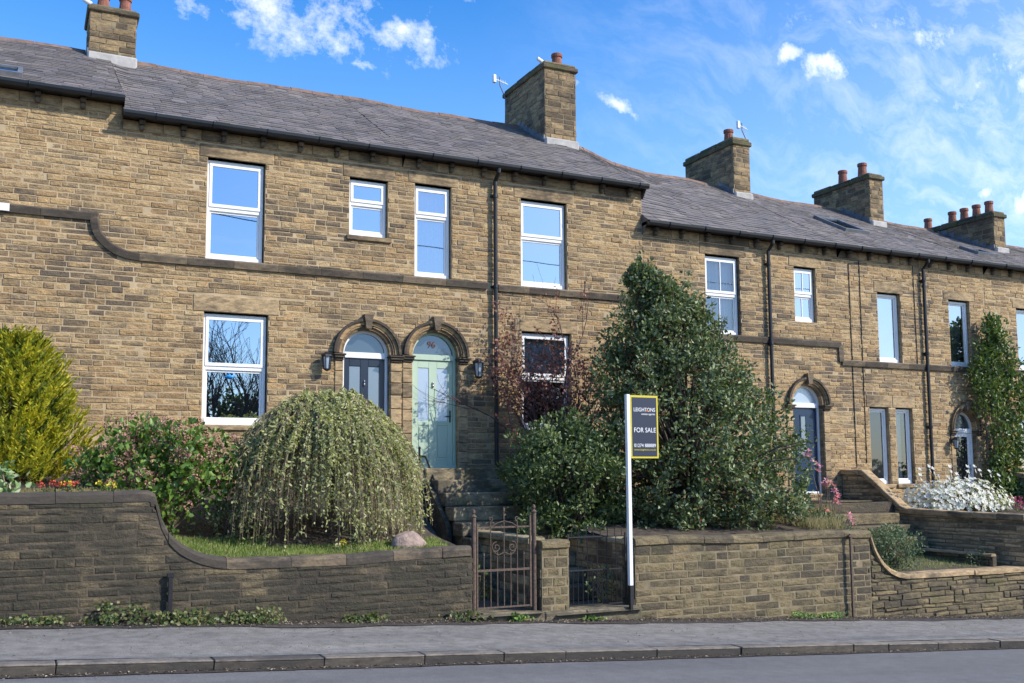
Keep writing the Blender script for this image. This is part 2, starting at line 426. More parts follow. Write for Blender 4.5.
class MB:
    """mesh builder working in world coordinates; build() re-bases it on the parent"""
    def __init__(s):
        s.v, s.f, s.m = [], [], []

    def add(s, vs, fs, mi=0):
        n = len(s.v)
        s.v.extend(vs)
        for f in fs:
            s.f.append(tuple(i + n for i in f))
            s.m.append(mi)

    def quad(s, a, b, c, d, mi=0):
        s.add([a, b, c, d], [(0, 1, 2, 3)], mi)

    def box(s, x0, x1, y0, y1, z0, z1, ch=0.0, mi=0, mtx=None):
        if x1 < x0: x0, x1 = x1, x0
        if y1 < y0: y0, y1 = y1, y0
        if z1 < z0: z0, z1 = z1, z0
        ch = min(ch, (x1 - x0) * .45, (y1 - y0) * .45, (z1 - z0) * .45)
        if ch <= 0:
            vs = [(x, y, z) for x in (x0, x1) for y in (y0, y1) for z in (z0, z1)]
            fs = [(0, 1, 3, 2), (4, 6, 7, 5), (0, 4, 5, 1), (2, 3, 7, 6), (0, 2, 6, 4), (1, 5, 7, 3)]
        else:
            vs = []
            lo, hi = (x0, y0, z0), (x1, y1, z1)
            idx = {}
            for i in range(2):
                for j in range(2):
                    for k in range(2):
                        c = [(x0, x1)[i], (y0, y1)[j], (z0, z1)[k]]
                        for ax in range(3):      # vertex lying on the face with normal ax
                            p = list(c)
                            for o in range(3):
                                if o != ax:
                                    p[o] += ch if (i, j, k)[o] == 0 else -ch
                            idx[(i, j, k, ax)] = len(vs)
                            vs.append(tuple(p))
            fs = []
            order = [(0, 0), (1, 0), (1, 1), (0, 1)]
            for ax in range(3):
                o1, o2 = [(1, 2), (2, 0), (0, 1)][ax]
                for sgn in range(2):
                    q = []
                    for (p, r) in order:
                        c = [0, 0, 0]; c[ax] = sgn; c[o1] = p; c[o2] = r
                        q.append(idx[(*c, ax)])
                    fs.append(tuple(q if sgn else q[::-1]))
            for ax in range(3):                 # edges parallel to ax
                o1, o2 = [(1, 2), (2, 0), (0, 1)][ax]
                for p in range(2):
                    for r in range(2):
                        c0 = [0, 0, 0]; c1 = [0, 0, 0]
                        c1[ax] = 1
                        for c in (c0, c1):
                            c[o1] = p; c[o2] = r
                        fs.append((idx[(*c0, o1)], idx[(*c1, o1)], idx[(*c1, o2)], idx[(*c0, o2)]))
            for i in range(2):
                for j in range(2):
                    for k in range(2):
                        fs.append((idx[(i, j, k, 0)], idx[(i, j, k, 1)], idx[(i, j, k, 2)]))
        if mtx is not None:
            vs = [tuple(mtx @ Vector(p)) for p in vs]
        s.add(vs, fs, mi)

    def tube(s, pts, rads, n=6, mi=0, cap=True):
        pts = [Vector(p) for p in pts]
        if not hasattr(rads, '__len__'):
            rads = [rads] * len(pts)
        t0 = (pts[1] - pts[0]).normalized()
        up = Vector((0, 0, 1)) if abs(t0.z) < 0.9 else Vector((1, 0, 0))
        a = t0.cross(up).normalized()
        vs = []
        for i, p in enumerate(pts):
            t = (pts[min(i + 1, len(pts) - 1)] - pts[max(i - 1, 0)])
            if t.length < 1e-9:
                t = t0
            t.normalize()
            a = (a - t * a.dot(t))
            if a.length < 1e-6:
                a = t.orthogonal()
            a.normalize()
            b = t.cross(a)
            for k in range(n):
                th = 2 * math.pi * k / n
                vs.append(tuple(p + (a * math.cos(th) + b * math.sin(th)) * rads[i]))
        fs = []
        for i in range(len(pts) - 1):
            for k in range(n):
                k2 = (k + 1) % n
                fs.append((i * n + k, i * n + k2, (i + 1) * n + k2, (i + 1) * n + k))
        if cap:
            fs.append(tuple(range(n))[::-1])
            fs.append(tuple((len(pts) - 1) * n + k for k in range(n)))
        s.add(vs, fs, mi)

    def lathe(s, base, prof, n=16, mi=0):
        vs = []
        for r, z in prof:
            for k in range(n):
                th = 2 * math.pi * k / n
                vs.append((base[0] + r * math.cos(th), base[1] + r * math.sin(th), base[2] + z))
        fs = []
        for i in range(len(prof) - 1):
            for k in range(n):
                k2 = (k + 1) % n
                fs.append((i * n + k, i * n + k2, (i + 1) * n + k2, (i + 1) * n + k))
        fs.append(tuple(range(n))[::-1])
        fs.append(tuple((len(prof) - 1) * n + k for k in range(n)))
        s.add(vs, fs, mi)

    def build(s, name, mats, parent=None, smooth=False, label=None):
        if not isinstance(mats, (list, tuple)):
            mats = [mats]
        me = bpy.data.meshes.new(name)
        off = world_loc(parent) if parent is not None else Vector((0, 0, 0))
        vs = np.array(s.v, dtype=np.float64) - np.array(off)
        me.from_pydata(vs.tolist(), [], s.f)
        for m_ in mats:
            me.materials.append(m_)
        if len(mats) > 1:
            me.polygons.foreach_set('material_index', s.m)
        if smooth:
            me.polygons.foreach_set('use_smooth', [True] * len(s.f))
        me.update()
        o = bpy.data.objects.new(name, me)
        if label:
            o['label'] = label
        return link(o, parent)


def leaves(name, cen, direc, nrm, length, width, material, parent, fold=0.25, label=None):
    """N leaf blades (6-point folded) as one mesh"""
    cen = np.asarray(cen, float); direc = np.asarray(direc, float); nrm = np.asarray(nrm, float)
    N = len(cen)
    d = direc / (np.linalg.norm(direc, axis=1, keepdims=True) + 1e-9)
    sdv = np.cross(d, nrm)
    sdv /= (np.linalg.norm(sdv, axis=1, keepdims=True) + 1e-9)
    n2 = np.cross(sdv, d)
    Ln = (np.ones(N) * length)[:, None]
    Wd = (np.ones(N) * width)[:, None]
    v = np.empty((N, 6, 3))
    v[:, 0] = cen
    v[:, 1] = cen + d * Ln * .32 + sdv * Wd * .5 + n2 * Wd * fold
    v[:, 2] = cen + d * Ln * .72 + sdv * Wd * .36 + n2 * Wd * fold * .7
    v[:, 3] = cen + d * Ln
    v[:, 4] = cen + d * Ln * .72 - sdv * Wd * .36 + n2 * Wd * fold * .7
    v[:, 5] = cen + d * Ln * .32 - sdv * Wd * .5 + n2 * Wd * fold
    off = np.array(world_loc(parent)) if parent is not None else np.zeros(3)
    v = (v - off).reshape(-1, 3)
    me = bpy.data.meshes.new(name)
    me.vertices.add(N * 6)
    me.vertices.foreach_set('co', v.ravel())
    base = (np.arange(N) * 6)[:, None]
    lp = np.concatenate([base + np.array([[0, 1, 2, 3]]), base + np.array([[0, 3, 4, 5]])], axis=1).ravel()
    me.loops.add(N * 8)
    me.loops.foreach_set('vertex_index', lp)
    me.polygons.add(N * 2)
    me.polygons.foreach_set('loop_start', np.arange(N * 2) * 4)
    try:
        me.polygons.foreach_set('loop_total', np.full(N * 2, 4))
    except Exception:
        pass
    me.materials.append(material)
    me.update(calc_edges=True)
    me.validate()
    o = bpy.data.objects.new(name, me)
    if label:
        o['label'] = label
    return link(o, parent)


rng = np.random.default_rng(11)


def unit(n):
    v = rng.normal(size=(n, 3))
    return v / np.linalg.norm(v, axis=1, keepdims=True)


def rsub(r, e):
    """rectangle r minus rectangle e, rectangles are (u0,u1,v0,v1)"""
    if r[1] <= e[0] or r[0] >= e[1] or r[3] <= e[2] or r[2] >= e[3]:
        return [r]
    out = []
    v0, v1 = max(r[2], e[2]), min(r[3], e[3])
    if e[3] < r[3]: out.append((r[0], r[1], e[3], r[3]))
    if e[2] > r[2]: out.append((r[0], r[1], r[2], e[2]))
    if e[0] > r[0]: out.append((r[0], e[0], v0, v1))
    if e[1] < r[1]: out.append((e[1], r[1], v0, v1))
    return out


def u_lo(v):
    return v


def one_stone(mb, P, rect, gap, wob, top, bot, dep, bev, bulge, rr, mi):
    a2, b2, c2, d2 = rect
    if b2 - a2 < .035 or d2 - c2 < .028:
        return
    g = gap * .5
    a3, b3, c3, d3 = a2 + g, b2 - g, c2 + g, d2 - g
    for _ in range(24):
        if top is not None and top(b3) < c3 + .018 and top(a3) >= c3 + .018: b3 -= (b2 - a2) / 25
        elif top is not None and top(a3) < c3 + .018 and top(b3) >= c3 + .018: a3 += (b2 - a2) / 25
        else: break
    if b3 - a3 < .03 or (top is not None and (top(a3) < c3 + .015 or top(b3) < c3 + .015)):
        return
    cl, cr, dl, dr = c3, c3, d3, d3
    if wob:
        cl += rr.uniform(-wob, wob) * .5; cr += rr.uniform(-wob, wob) * .5
        dl += rr.uniform(-wob, wob) * .5; dr += rr.uniform(-wob, wob) * .5
    if top is not None:
        dl = min(dl, top(a3)); dr = min(dr, top(b3))
    if bot is not None:
        cl = max(cl, bot(a3)); cr = max(cr, bot(b3))
    if dl - cl < .02 and dr - cr < .02:
        return
    dl = max(dl, cl + .004); dr = max(dr, cr + .004)
    d = rr.uniform(*dep)
    t = rr.uniform(-.0025, .0025)
    j = lambda: rr.uniform(-.0035, .0035)
    bl = min(bev, (dl - cl) * .3); br = min(bev, (dr - cr) * .3)
    vs = [P(a3 + j(), cl + j(), -.004), P(b3 + j(), cr + j(), -.004), P(b3 + j(), dr + j(), -.004), P(a3 + j(), dl + j(), -.004),
          P(a3 + bev + j(), cl + bl + j(), d + t), P(b3 - bev + j(), cr + br + j(), d - t),
          P(b3 - bev + j(), dr - br + j(), d - t), P(a3 + bev + j(), dl - bl + j(), d + t)]
    cu = a3 + (b3 - a3) * rr.uniform(.3, .7)
    cv = (cl + cr + dl + dr) / 4
    vs.append(P(cu, cv, d + rr.uniform(-.1, 1) * bulge))
    mb.add(vs, [(0, 1, 5, 4), (1, 2, 6, 5), (2, 3, 7, 6), (3, 0, 4, 7), (4, 5, 8), (5, 6, 8), (6, 7, 8), (7, 4, 8)], mi)


def stones(mb, P, u0, u1, v0, v1, excl=(), hr=(.085, .13), lr=(.2, .55), dep=(.000, .014), gap=.011, mi=0, top=None, bot=None, bulge=.007, bev=.006, wob=0.0, rr=None, pre=None):
    rr = rr or R
    v = v0
    row = 0
    if pre is not None:
        v1 = v0
    todo = []
    for (a, b, c, d) in (pre or ()):
        c, d = max(c, u_lo(v0)), d
        todo.append((a, b, c, d))
    for q_ in todo:
        rects = [q_]
        for e in excl:
            rects = [k_ for r_ in rects for k_ in rsub(r_, e)]
        for r_ in rects:
            one_stone(mb, P, r_, gap, wob, top, bot, dep, bev, bulge, rr, mi)
    while v < v1 - .02:
        h = rr.uniform(*hr)
        if v + h > v1 - hr[0] * .5:
            h = v1 - v
        u = u0 - rr.uniform(0, lr[1] * .8)
        while u < u1:
            l = rr.uniform(*lr)
            if rr.random() < .12:
                l *= 1.35
            a, b = max(u, u0), min(u + l, u1)
            u += l
            if b - a < .04:
                continue
            if wob and top is not None and rr.random() < .12 and v + h * 2 < v1:
                pass
            rects = [(a, b, v, v + h)]
            for e in excl:
                nr = []
                for r_ in rects:
                    nr += rsub(r_, e)
                rects = nr
            for r_ in rects:
                one_stone(mb, P, r_, gap, wob, top, bot, dep, bev, bulge, rr, mi)
        v += h
        row += 1


def interp(x, pts):
    if x <= pts[0][0]:
        return pts[0][1]
    for (a, b), (c, d) in zip(pts, pts[1:]):
        if x <= c:
            return b + (d - b) * (x - a) / (c - a)
    return pts[-1][1]


# ------------------------------------------------------------------ setting: ground, road, pavement
G = 0.061


def zpav(x):
    return -1.6 - G * max(-60, min(80, x))


def sheet(name, xs, ys, zf, material, label=None, kind='structure', skirt=0):
    mb = MB()
    nx, ny = len(xs), len(ys)
    mb.add([(x, y, zf(x, y)) for x in xs for y in ys],
           [(i * ny + j, (i + 1) * ny + j, (i + 1) * ny + j + 1, i * ny + j + 1) for i in range(nx - 1) for j in range(ny - 1)])
    o = mb.build(name, material)
    tag(o, label, None, None, kind)
    return o


def fr(a, b, n):
    return [a + (b - a) * i / n for i in range(n + 1)]


KY = 9.83
far = [-3000, -600, -150, -60]
sheet('ground', far + fr(-50, 80, 26) + [150, 600, 3000], [-3000, -400, -60, 0, 9, 10.2, 12.3, 14, 17, 30, 100, 600, 3000],
      lambda x, y: zpav(x) - .45, M['soil'])
sheet('road', fr(-60, 80, 70), fr(2.0, KY + .02, 8), lambda x, y: zpav(x) - .105 + .010 * min(3, KY - y), M['road'])
sheet('far_pavement', fr(-60, 80, 35), [-1.5, 1.9], lambda x, y: zpav(x) + .02, M['pavement'])


def kerb_w(x):
    return 0.0
sheet('pavement', fr(-40, 80, 120), fr(KY + .20, 12.9, 6), lambda x, y: zpav(x) + .004 * math.sin(x * 1.7 + y * 2), M['pavement'])
kb = MB()
x = -10.0
while x < 40:
    l = R.choice([.9, 1.05, 1.2, .75, 1.35, .6])
    x2 = x + l - .012
    dz = R.uniform(-.008, .006); dy = R.uniform(-.012, .012)
    ang = math.atan(-G)
    mt = Matrix.Translation((x, KY, zpav(x) + dz)) @ Matrix.Rotation(-ang, 4, 'Y')
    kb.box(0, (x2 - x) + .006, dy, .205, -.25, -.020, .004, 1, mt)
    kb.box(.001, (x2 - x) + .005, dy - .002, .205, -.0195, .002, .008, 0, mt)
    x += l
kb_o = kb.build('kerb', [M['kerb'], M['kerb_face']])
tag(kb_o, None, None, None, 'structure')
# double gutter channel dirt at the kerb foot and gritty strip along the garden walls
def wob(x, a=.1):
    return a * (math.sin(x * 1.3) + .6 * math.sin(x * 3.1 + 1) + .4 * math.sin(x * 7.7 + 2)) * .5
mb = MB()
xs = fr(-6, 30, 240)
for xa, xb in zip(xs, xs[1:]):
    mb.quad((xa, 12.02 + wob(xa, .16), zpav(xa) + .008), (xb, 12.02 + wob(xb, .16), zpav(xb) + .008), (xb, 12.86, zpav(xb) + .008), (xa, 12.86, zpav(xa) + .008))
tag(mb.build('verge', M['dirt']), None, None, None, 'structure')
mb = MB()
for xa, xb in zip(xs, xs[1:]):
    mb.quad((xa, KY - .07 - abs(wob(xa, .05)), zpav(xa) - .096), (xb, KY - .07 - abs(wob(xb, .05)), zpav(xb) - .096), (xb, KY + .015, zpav(xb) - .096), (xa, KY + .015, zpav(xa) - .096))
tag(mb.build('road_edge', M['dirt']), None, None, None, 'structure')


# garden ground
LT = [(-4, -.15), (1.43, -.16), (1.47, -.30), (1.51, -.46), (1.57, -.60), (1.66, -.71), (1.77, -.80), (1.92, -.88), (2.1, -.94), (2.35, -.985), (3.8, -1.0), (4.5, -.97), (5.5, -.945)]


def lt(x):
    for (a_, b_), (c_, d_) in zip(LT, LT[1:]):
        if x <= c_:
            return b_ + (d_ - b_) * (x - a_) / (c_ - a_)
    return LT[-1][1]


def gz(x, y):
    t = max(0, min(1, (y - 12.8) / 4.1))
    k = max(0, min(1, (x - 1.3) / .9))
    rise = .3 * t * (1 - k) + (.9 * t ** 1.2) * k
    return min(lt(min(x + .12, 5.5)), lt(x)) - .07 + .03 * k + rise
sheet('garden_lawn', fr(-6, 1.2, 12)[:-1] + fr(1.2, 2.6, 40)[:-1] + fr(2.6, 5.42, 14), fr(12.78, 17.0, 16), lambda x, y: gz(x, y) + .02 * math.sin(x * 5) * math.sin(y * 4), M['soil'])
sheet('garden_path', fr(5.42, 6.5, 4), fr(12.3, 17.0, 16), lambda x, y: -1.88 + max(0, (y - 14.2)) * .55, M['flag'])
sheet('side_path', fr(6.7, 8.1, 4), fr(12.3, 14.0, 6), lambda x, y: -1.93 + 0 * y, M['flag'])
sheet('upper_garden', fr(8.1, 12.72, 20), fr(12.8, 17.0, 16), lambda x, y: -1.0 + .10 * max(0, (y - 12.8)), M['soil'])
def gz2(x, y):
    if y > 15.5:
        return -.62
    return -1.74 + .06 * (y - 12.7)
sheet('lower_garden', fr(12.72, 16.5, 20), [12.7, 13.2, 13.8, 14.4, 15, 15.49, 15.51, 16, 17], gz2, M['soil'])
sheet('far_garden', fr(16.55, 32, 30), fr(12.8, 17.0, 12), lambda x, y: -1.05 - .03 * (x - 16) + .12 * (y - 12.8), M['soil'])


# ------------------------------------------------------------------ houses
D = 17.0
RIDGE = [(-6, 8.5), (1.35, 8.42), (1.5, 8.36), (10.9, 8.33), (11.6, 8.24), (12.35, 8.03), (13.07, 7.80), (13.96, 7.68), (15.6, 7.62), (17.7, 7.50), (20, 7.41), (22.5, 7.27), (24, 7.2), (32, 6.9)]
YE, YR = 16.77, 21.0


def zr(x):
    return interp(x, RIDGE) + .018 * math.sin(x * 1.3) + .012 * math.sin(x * 2.9 + 1)


def FP(u, v, d):                     # facade: u = X, v = Z, d out of the wall towards the street
    return (u, D - d, v)


def frame_window(h, x0, x1, z0, z1, mid=None, glass='glass', curtain=None, bars=False, label=None, topsash=True):
    """upvc sash window set back in its stone reveal"""
    yf = D + .085
    mb = MB()
    w = .055
    mb.box(x0, x1, yf, yf + .07, z1 - w, z1, .006)
    mb.box(x0 - .0, x1, yf, yf + .07, z0, z0 + w + .03, .006)
    mb.box(x0, x0 + w, yf + .001, yf + .069, z0 + w + .03, z1 - w, .006)
    mb.box(x1 - w, x1, yf + .001, yf + .069, z0 + w + .03, z1 - w, .006)
    if mid:
        mb.box(x0 + w, x1 - w, yf + .004, yf + .066, mid - .032, mid + .032, .006)
    win = mb.build('window', M['pvc'], h, label=label)
    # sashes
    spans = [(z0 + w + .03, (mid - .032) if mid else z1 - w)] + ([(mid + .032, z1 - w)] if mid else [])
    for k, (a, b) in enumerate(spans):
        yo = yf + (.03 if k == 0 else -.012)
        s = MB()
        sw = .035 if k == 0 else .05
        xa, xb = x0 + w - .012 * k, x1 - w + .012 * k
        s.box(xa, xb, yo, yo + .03, b - sw, b + .002 * k, .004)
        s.box(xa, xb, yo, yo + .03, a, a + sw + .008, .004)
        s.box(xa, xa + sw, yo + .001, yo + .029, a + sw + .008, b - sw, .004)
        s.box(xb - sw, xb, yo + .001, yo + .029, a + sw + .008, b - sw, .004)
        if bars:
            xm = (xa + xb) / 2
            s.box(xm - .012, xm + .012, yo + .002, yo + .028, a + sw + .008, b - sw, .003)
        s.build('sash', M['pvc'], win)
        p = MB()
        p.quad((xa + sw - .005, yo + .016, a + sw), (xb - sw + .005, yo + .016, a + sw), (xb - sw + .005, yo + .016, b - sw + .004), (xa + sw - .005, yo + .016, b - sw + .004))
        p.build('pane', M[glass], win)
    if curtain:
        cm, parts = curtain[:2]
        zlow = curtain[2] if len(curtain) > 2 else z0 - .02
        for (ca, cb) in parts:
            c = MB()
            n = max(6, int((cb - ca) / .02))
            vs = []
            for i in range(n + 1):
                xx = ca + (cb - ca) * i / n
                yy = yf + .16 + .022 * math.sin(i * 1.35)
                vs += [(xx, yy, zlow), (xx, yy, z1 + .02)]
            c.add(vs, [(2 * i, 2 * i + 2, 2 * i + 3, 2 * i + 1) for i in range(n)])
            c.build('curtain', M[cm], win, smooth=True)
    return win


def slates(mb, x0, x1, ze, zrf, rr):
    L_ = math.hypot(YR - YE, zrf((x0 + x1) / 2) - ze)
    n = int(L_ / .185)

    def P(x, s, d):
        z1 = zrf(x)
        y = YE + (YR - YE) * s
        z = ze + (z1 - ze) * s - .05 * math.sin(math.pi * min(1, max(0, s))) * .6
        ny, nz = -(z1 - ze), (YR - YE)
        l = math.hypot(ny, nz)
        return (x, y + ny / l * d, z + nz / l * d)
    # deck
    xs = fr(x0, x1, max(2, int((x1 - x0) / .3)))
    ss = fr(0, 1, 8)
    mb.add([P(x, s, 0) for x in xs for s in ss], [(i * 9 + j, (i + 1) * 9 + j, (i + 1) * 9 + j + 1, i * 9 + j + 1) for i in range(len(xs) - 1) for j in range(8)], 0)
    for r_ in range(n):
        s0, s1 = r_ / n, (r_ + 1.25) / n
        x = x0 - rr.uniform(0, .25)
        while x < x1:
            w = rr.uniform(.2, .34)
            a, b = max(x, x0) + .003, min(x + w, x1) - .003
            x += w
            if b - a < .03: continue
            lift = rr.uniform(.010, .026)
            sk = rr.uniform(-.02, .02) / n if rr.random() < .9 else rr.uniform(-.12, .05) / n
            q0, q1 = s0 + sk, min(1.0, s1)
            vs = [P(a, q0, lift), P(b, q0 + rr.uniform(-.03, .03) / n, lift), P(b, q1, .002), P(a, q1, .002), P(a, q0, 0.0), P(b, q0, 0.0)]
            mb.add(vs, [(0, 1, 2, 3), (4, 5, 1, 0), (4, 0, 3), (5, 2, 1)], 0)
    return P


def chimney(h, xa, xb, ya, yb, zt, cap, pots, zbot=None, cable=False):
    rr = random.Random(int(xa * 100))
    mb = MB()
    zb = (zbot if zbot else 6.3)
    mb.box(xa, xb, ya, yb, zb, zt, 0, 1)
    stones(mb, lambda u, v, d: (u, ya - d, v), xa, xb, zb, zt, hr=(.11, .15), lr=(.18, .4), gap=.012, rr=rr)
    stones(mb, lambda u, v, d: (xa - d, yb - u, v), 0, yb - ya, zb, zt, hr=(.11, .15), lr=(.18, .4), gap=.012, rr=rr)
    stones(mb, lambda u, v, d: (xb + d, ya + u, v), 0, yb - ya, zb, zt, hr=(.11, .15), lr=(.18, .4), gap=.012, rr=rr)
    ch = mb.build('chimney', [M['chimney_stone'], M['mortar_tan']], h)
    c = MB()
    o = .055
    nseg = max(1, int((yb - ya) / .55))
    for i in range(nseg):
        y0 = ya - o + (yb - ya + 2 * o) * i / nseg
        y1 = ya - o + (yb - ya + 2 * o) * (i + 1) / nseg - .006
        c.box(xa - o, xb + o, y0, y1, zt - .02, zt + cap * .55 + rr.uniform(-.008, .008), .02)
        c.box(xa - o * .4, xb + o * .4, y0 + (.05 if i == 0 else 0), y1 - (.05 if i == nseg - 1 else 0), zt + cap * .5, zt + cap + rr.uniform(-.01, .01), .03)
    c.build('chimney_cap', M['chimney_cap'], ch)
    for (px_, py_, hh, r_) in pots:
        p = MB()
        p.lathe((px_, py_, zt + cap - .02), [(r_ * 1.15, 0), (r_ * 1.05, .04), (r_, .06), (r_ * .86, hh - .10), (r_ * .86, hh - .085), (r_ * 1.02, hh - .08), (r_ * 1.04, hh - .02), (r_ * .98, hh), (r_ * .75, hh), (r_ * .7, hh - .1)], 16)
        p.build('chimney_pot', M['terracotta'], ch, smooth=False)
    return ch


def arch_door(h, x0, x1, zb, zs, Ro, paint, frame, fan, style, steps=True, label=None, stretch=1.0, keystone=True):
    """arched doorway: leaf, frame, fanlight and stone surround"""
    cx_ = (x0 + x1) / 2
    Ri = (x1 - x0) / 2
    yf = D + .13
    # frame with arch
    mb = MB()
    fw = .05
    mb.box(x0, x0 + fw, yf - .02, yf + .05, zb, zs, .006)
    mb.box(x1 - fw, x1, yf - .02, yf + .05, zb, zs, .006)
    mb.box(x0 + fw, x1 - fw, yf - .025, yf + .045, zs - .07, zs + .035, .006)
    mb.box(x0, x1, yf - .03, yf + .05, zb - .02, zb + .03, .006)

    def ring(m, ra, rb, y0, y1, mi=0, n=28, a0=0.0, a1=math.pi, st=1.0):
        vs = []
        for i in range(n + 1):
            t = a0 + (a1 - a0) * i / n
            c_, s_ = math.cos(t), math.sin(t) * st
            for (r_, y_) in ((ra, y0), (rb, y0), (rb, y1), (ra, y1)):
                vs.append((cx_ + c_ * r_, y_, zs + s_ * r_))
        fs = []
        for i in range(n):
            for k in range(4):
                k2 = (k + 1) % 4
                fs.append((i * 4 + k, i * 4 + k2, (i + 1) * 4 + k2, (i + 1) * 4 + k))
        fs += [(0, 1, 2, 3), tuple(n * 4 + k for k in (3, 2, 1, 0))]
        m.add(vs, fs, mi)
    ring(mb, Ri - fw, Ri, yf - .02, yf + .05, st=stretch)
    door = mb.build('door', M[frame], h, label=label)
    # fanlight pane
    f = MB()
    n = 24
    f.add([(cx_, yf + .02, zs + .03)] + [(cx_ + (Ri - fw) * math.cos(math.pi * i / n), yf + .02, max(zs + .03, zs + stretch * (Ri - fw) * math.sin(math.pi * i / n))) for i in range(n + 1)],
          [(0, i + 1, i + 2) for i in range(n)])
    f.build('fanlight', M[fan], door)
    # leaf
    a, b, c, d = x0 + fw + .004, x1 - fw - .004, zb + .03, zs - .075
    l = MB()
    W = b - a
    H = d - c
    yl = yf + .005
    l.box(a, b, yl + .012, yl + .05, c, d, .003)
    if style == 'two':
        st = W * .13
        mw = W * .2
        cols = [(a + st, a + (W - mw) / 2), (b - (W - mw) / 2, b - st)]
        zt_, zm = d - H * .055 - .03, c + H * .42
        for (p, q) in [(a, a + st), (b - st, b), (a + (W - mw) / 2, b - (W - mw) / 2)]:
            l.box(p, q, yl, yl + .013, c, d, .004)
        for (p, q) in cols:
            l.box(p, q, yl, yl + .013, zt_, d, .004)
            l.box(p, q, yl, yl + .013, zm - .07, zm, .004)
            l.box(p, q, yl, yl + .013, c, c + .13, .004)
            l.box(p + .02, q - .02, yl + .002, yl + .013, c + .15, zm - .09, .01)
        panes = [(p + .004, q - .004, zm + .01, zt_ - .01) for p, q in cols]
    elif style == 'slot':
        panes = [(cx_ - .075, cx_ + .055, c + H * .42, d - H * .1)]
        p = panes[0]
        l.box(p[0] - .03, p[0], yl, yl + .013, p[2] - .03, p[3] + .03, .004)
        l.box(p[1], p[1] + .03, yl, yl + .013, p[2] - .03, p[3] + .03, .004)
        l.box(p[0], p[1], yl, yl + .013, p[3], p[3] + .03, .004)
        l.box(p[0], p[1], yl, yl + .013, p[2] - .03, p[2], .004)
    else:
        l.box(a, a + .10, yl, yl + .013, c, d, .004)
        l.box(b - .10, b, yl, yl + .013, c, d, .004)
        l.box(a + .10, b - .10, yl, yl + .013, c, c + .42, .004)
        l.box(a + .10, b - .10, yl, yl + .013, d - .09, d, .004)
        panes = [(a + .10, b - .10, c + .42, d - .09)]
    l.build('door_leaf', M[paint], door)
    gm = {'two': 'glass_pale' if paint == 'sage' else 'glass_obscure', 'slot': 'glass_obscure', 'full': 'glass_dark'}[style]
    for p in panes:
        g_ = MB()
        yy = yl + .0105
        g_.quad((p[0], yy, p[2]), (p[1], yy, p[2]), (p[1], yy, p[3]), (p[0], yy, p[3]))
        g_.build('door_pane', M[gm], door)
    hd = MB()
    hx = b - .055 if style != 'slot' else a + .06
    hz = c + H * .47
    hd.box(hx - .014, hx + .014, yl - .012, yl, hz - .11, hz + .11, .004)
    hd.tube([(hx, yl - .012, hz), (hx, yl - .05, hz), (hx - .1 if style != 'slot' else hx + .1, yl - .05, hz)], .009, 8)
    hd.build('door_handle', M['chrome'] if paint != 'sage' else M['black_iron'], door)
    if style == 'two':
        k = MB()
        k.lathe((cx_, yl - .012, c + H * .77), [(.0, -.05), (.016, -.05), (.022, -.02), (.014, 0), (.02, .03), (.008, .055), (.0, .055)], 10)
        k.build('door_knocker', M['chrome'], door)
    # surround: archivolt, imposts, keystone, ashlar jambs
    s = MB()
    bands = [(Ri + .0, Ri + .05, .012), (Ri + .05, Ri + .085, .045), (Ri + .085, Ri + .15, .062), (Ri + .15, Ro - .045, .085)]
    for (ra, rb, pr) in bands:
        for q in range(7):
            ring(s, ra, rb, D - pr, D + .14, a0=math.pi * q / 7 + .004, a1=math.pi * (q + 1) / 7, n=5, st=stretch)
    for q in range(7):
        ring(s, Ro - .045, Ro, D - .105, D + .05, 1, a0=math.pi * q / 7 + .003, a1=math.pi * (q + 1) / 7, n=5, st=stretch)
    sur = s.build('arch_surround', [M['stone_arch'], M['stone_black']], h)
    if keystone:
        k = MB()
        zt = zs + stretch * Ro
        vs = [(cx_ - .045, D - .13, zs + stretch * Ri + .01), (cx_ + .045, D - .13, zs + stretch * Ri + .01), (cx_ + .085, D - .14, zt + .07), (cx_ - .085, D - .14, zt + .07)]
        vs += [(x_, D + .02, z_) for (x_, _, z_) in vs]
        k.add(vs, [(0, 1, 2, 3), (5, 4, 7, 6), (0, 3, 7, 4), (1, 5, 6, 2), (3, 2, 6, 7), (0, 4, 5, 1)])
        k.build('keystone', M['stone_black'], sur)
    return door, sur


def imposts(h, spans, z, zb, rr):
    """moulded imposts and coursed ashlar jambs below them"""
    for (a, b) in spans:
        m = MB()
        m.box(a - .03, b + .03, D - .11, D + .10, z - .03, z, .008)
        m.box(a - .015, b + .015, D - .085, D + .10, z - .075, z - .03, .012)
        m.box(a, b, D - .05, D + .10, z - .12, z - .075, .01)
        m.build('impost', M['stone_black'], h)
    for (a, b) in spans:
        j = MB()
        zz = zb
        while zz < z - .13:
            hh = min(rr.uniform(.16, .27), z - .122 - zz)
            if z - .122 - zz - hh < .08:
                hh = z - .122 - zz
            j.box(a + .004, b - .004, D - .028, D + .10, zz + .004, zz + hh - .004, .012)
            zz += hh
        j.build('door_jamb', M['stone_ashlar'], h)


COURSES = []
_r = random.Random(99)
_z = -1.6
while _z < 6.3:
    _h = _r.uniform(.070, .112)
    for (_a, _b) in ((-4.3, 11.32), (11.32, 21.45), (21.45, 30)):
        _x = _a - _r.uniform(0, .3)
        while _x < _b:
            _l = _r.uniform(.14, .44) * (1.3 if _r.random() < .15 else 1)
            if min(_x + _l, _b) - max(_x, _a) > .05:
                COURSES.append((max(_x, _a), min(_x + _l, _b), _z, _z + _h))
            _x += _l
    _z += _h


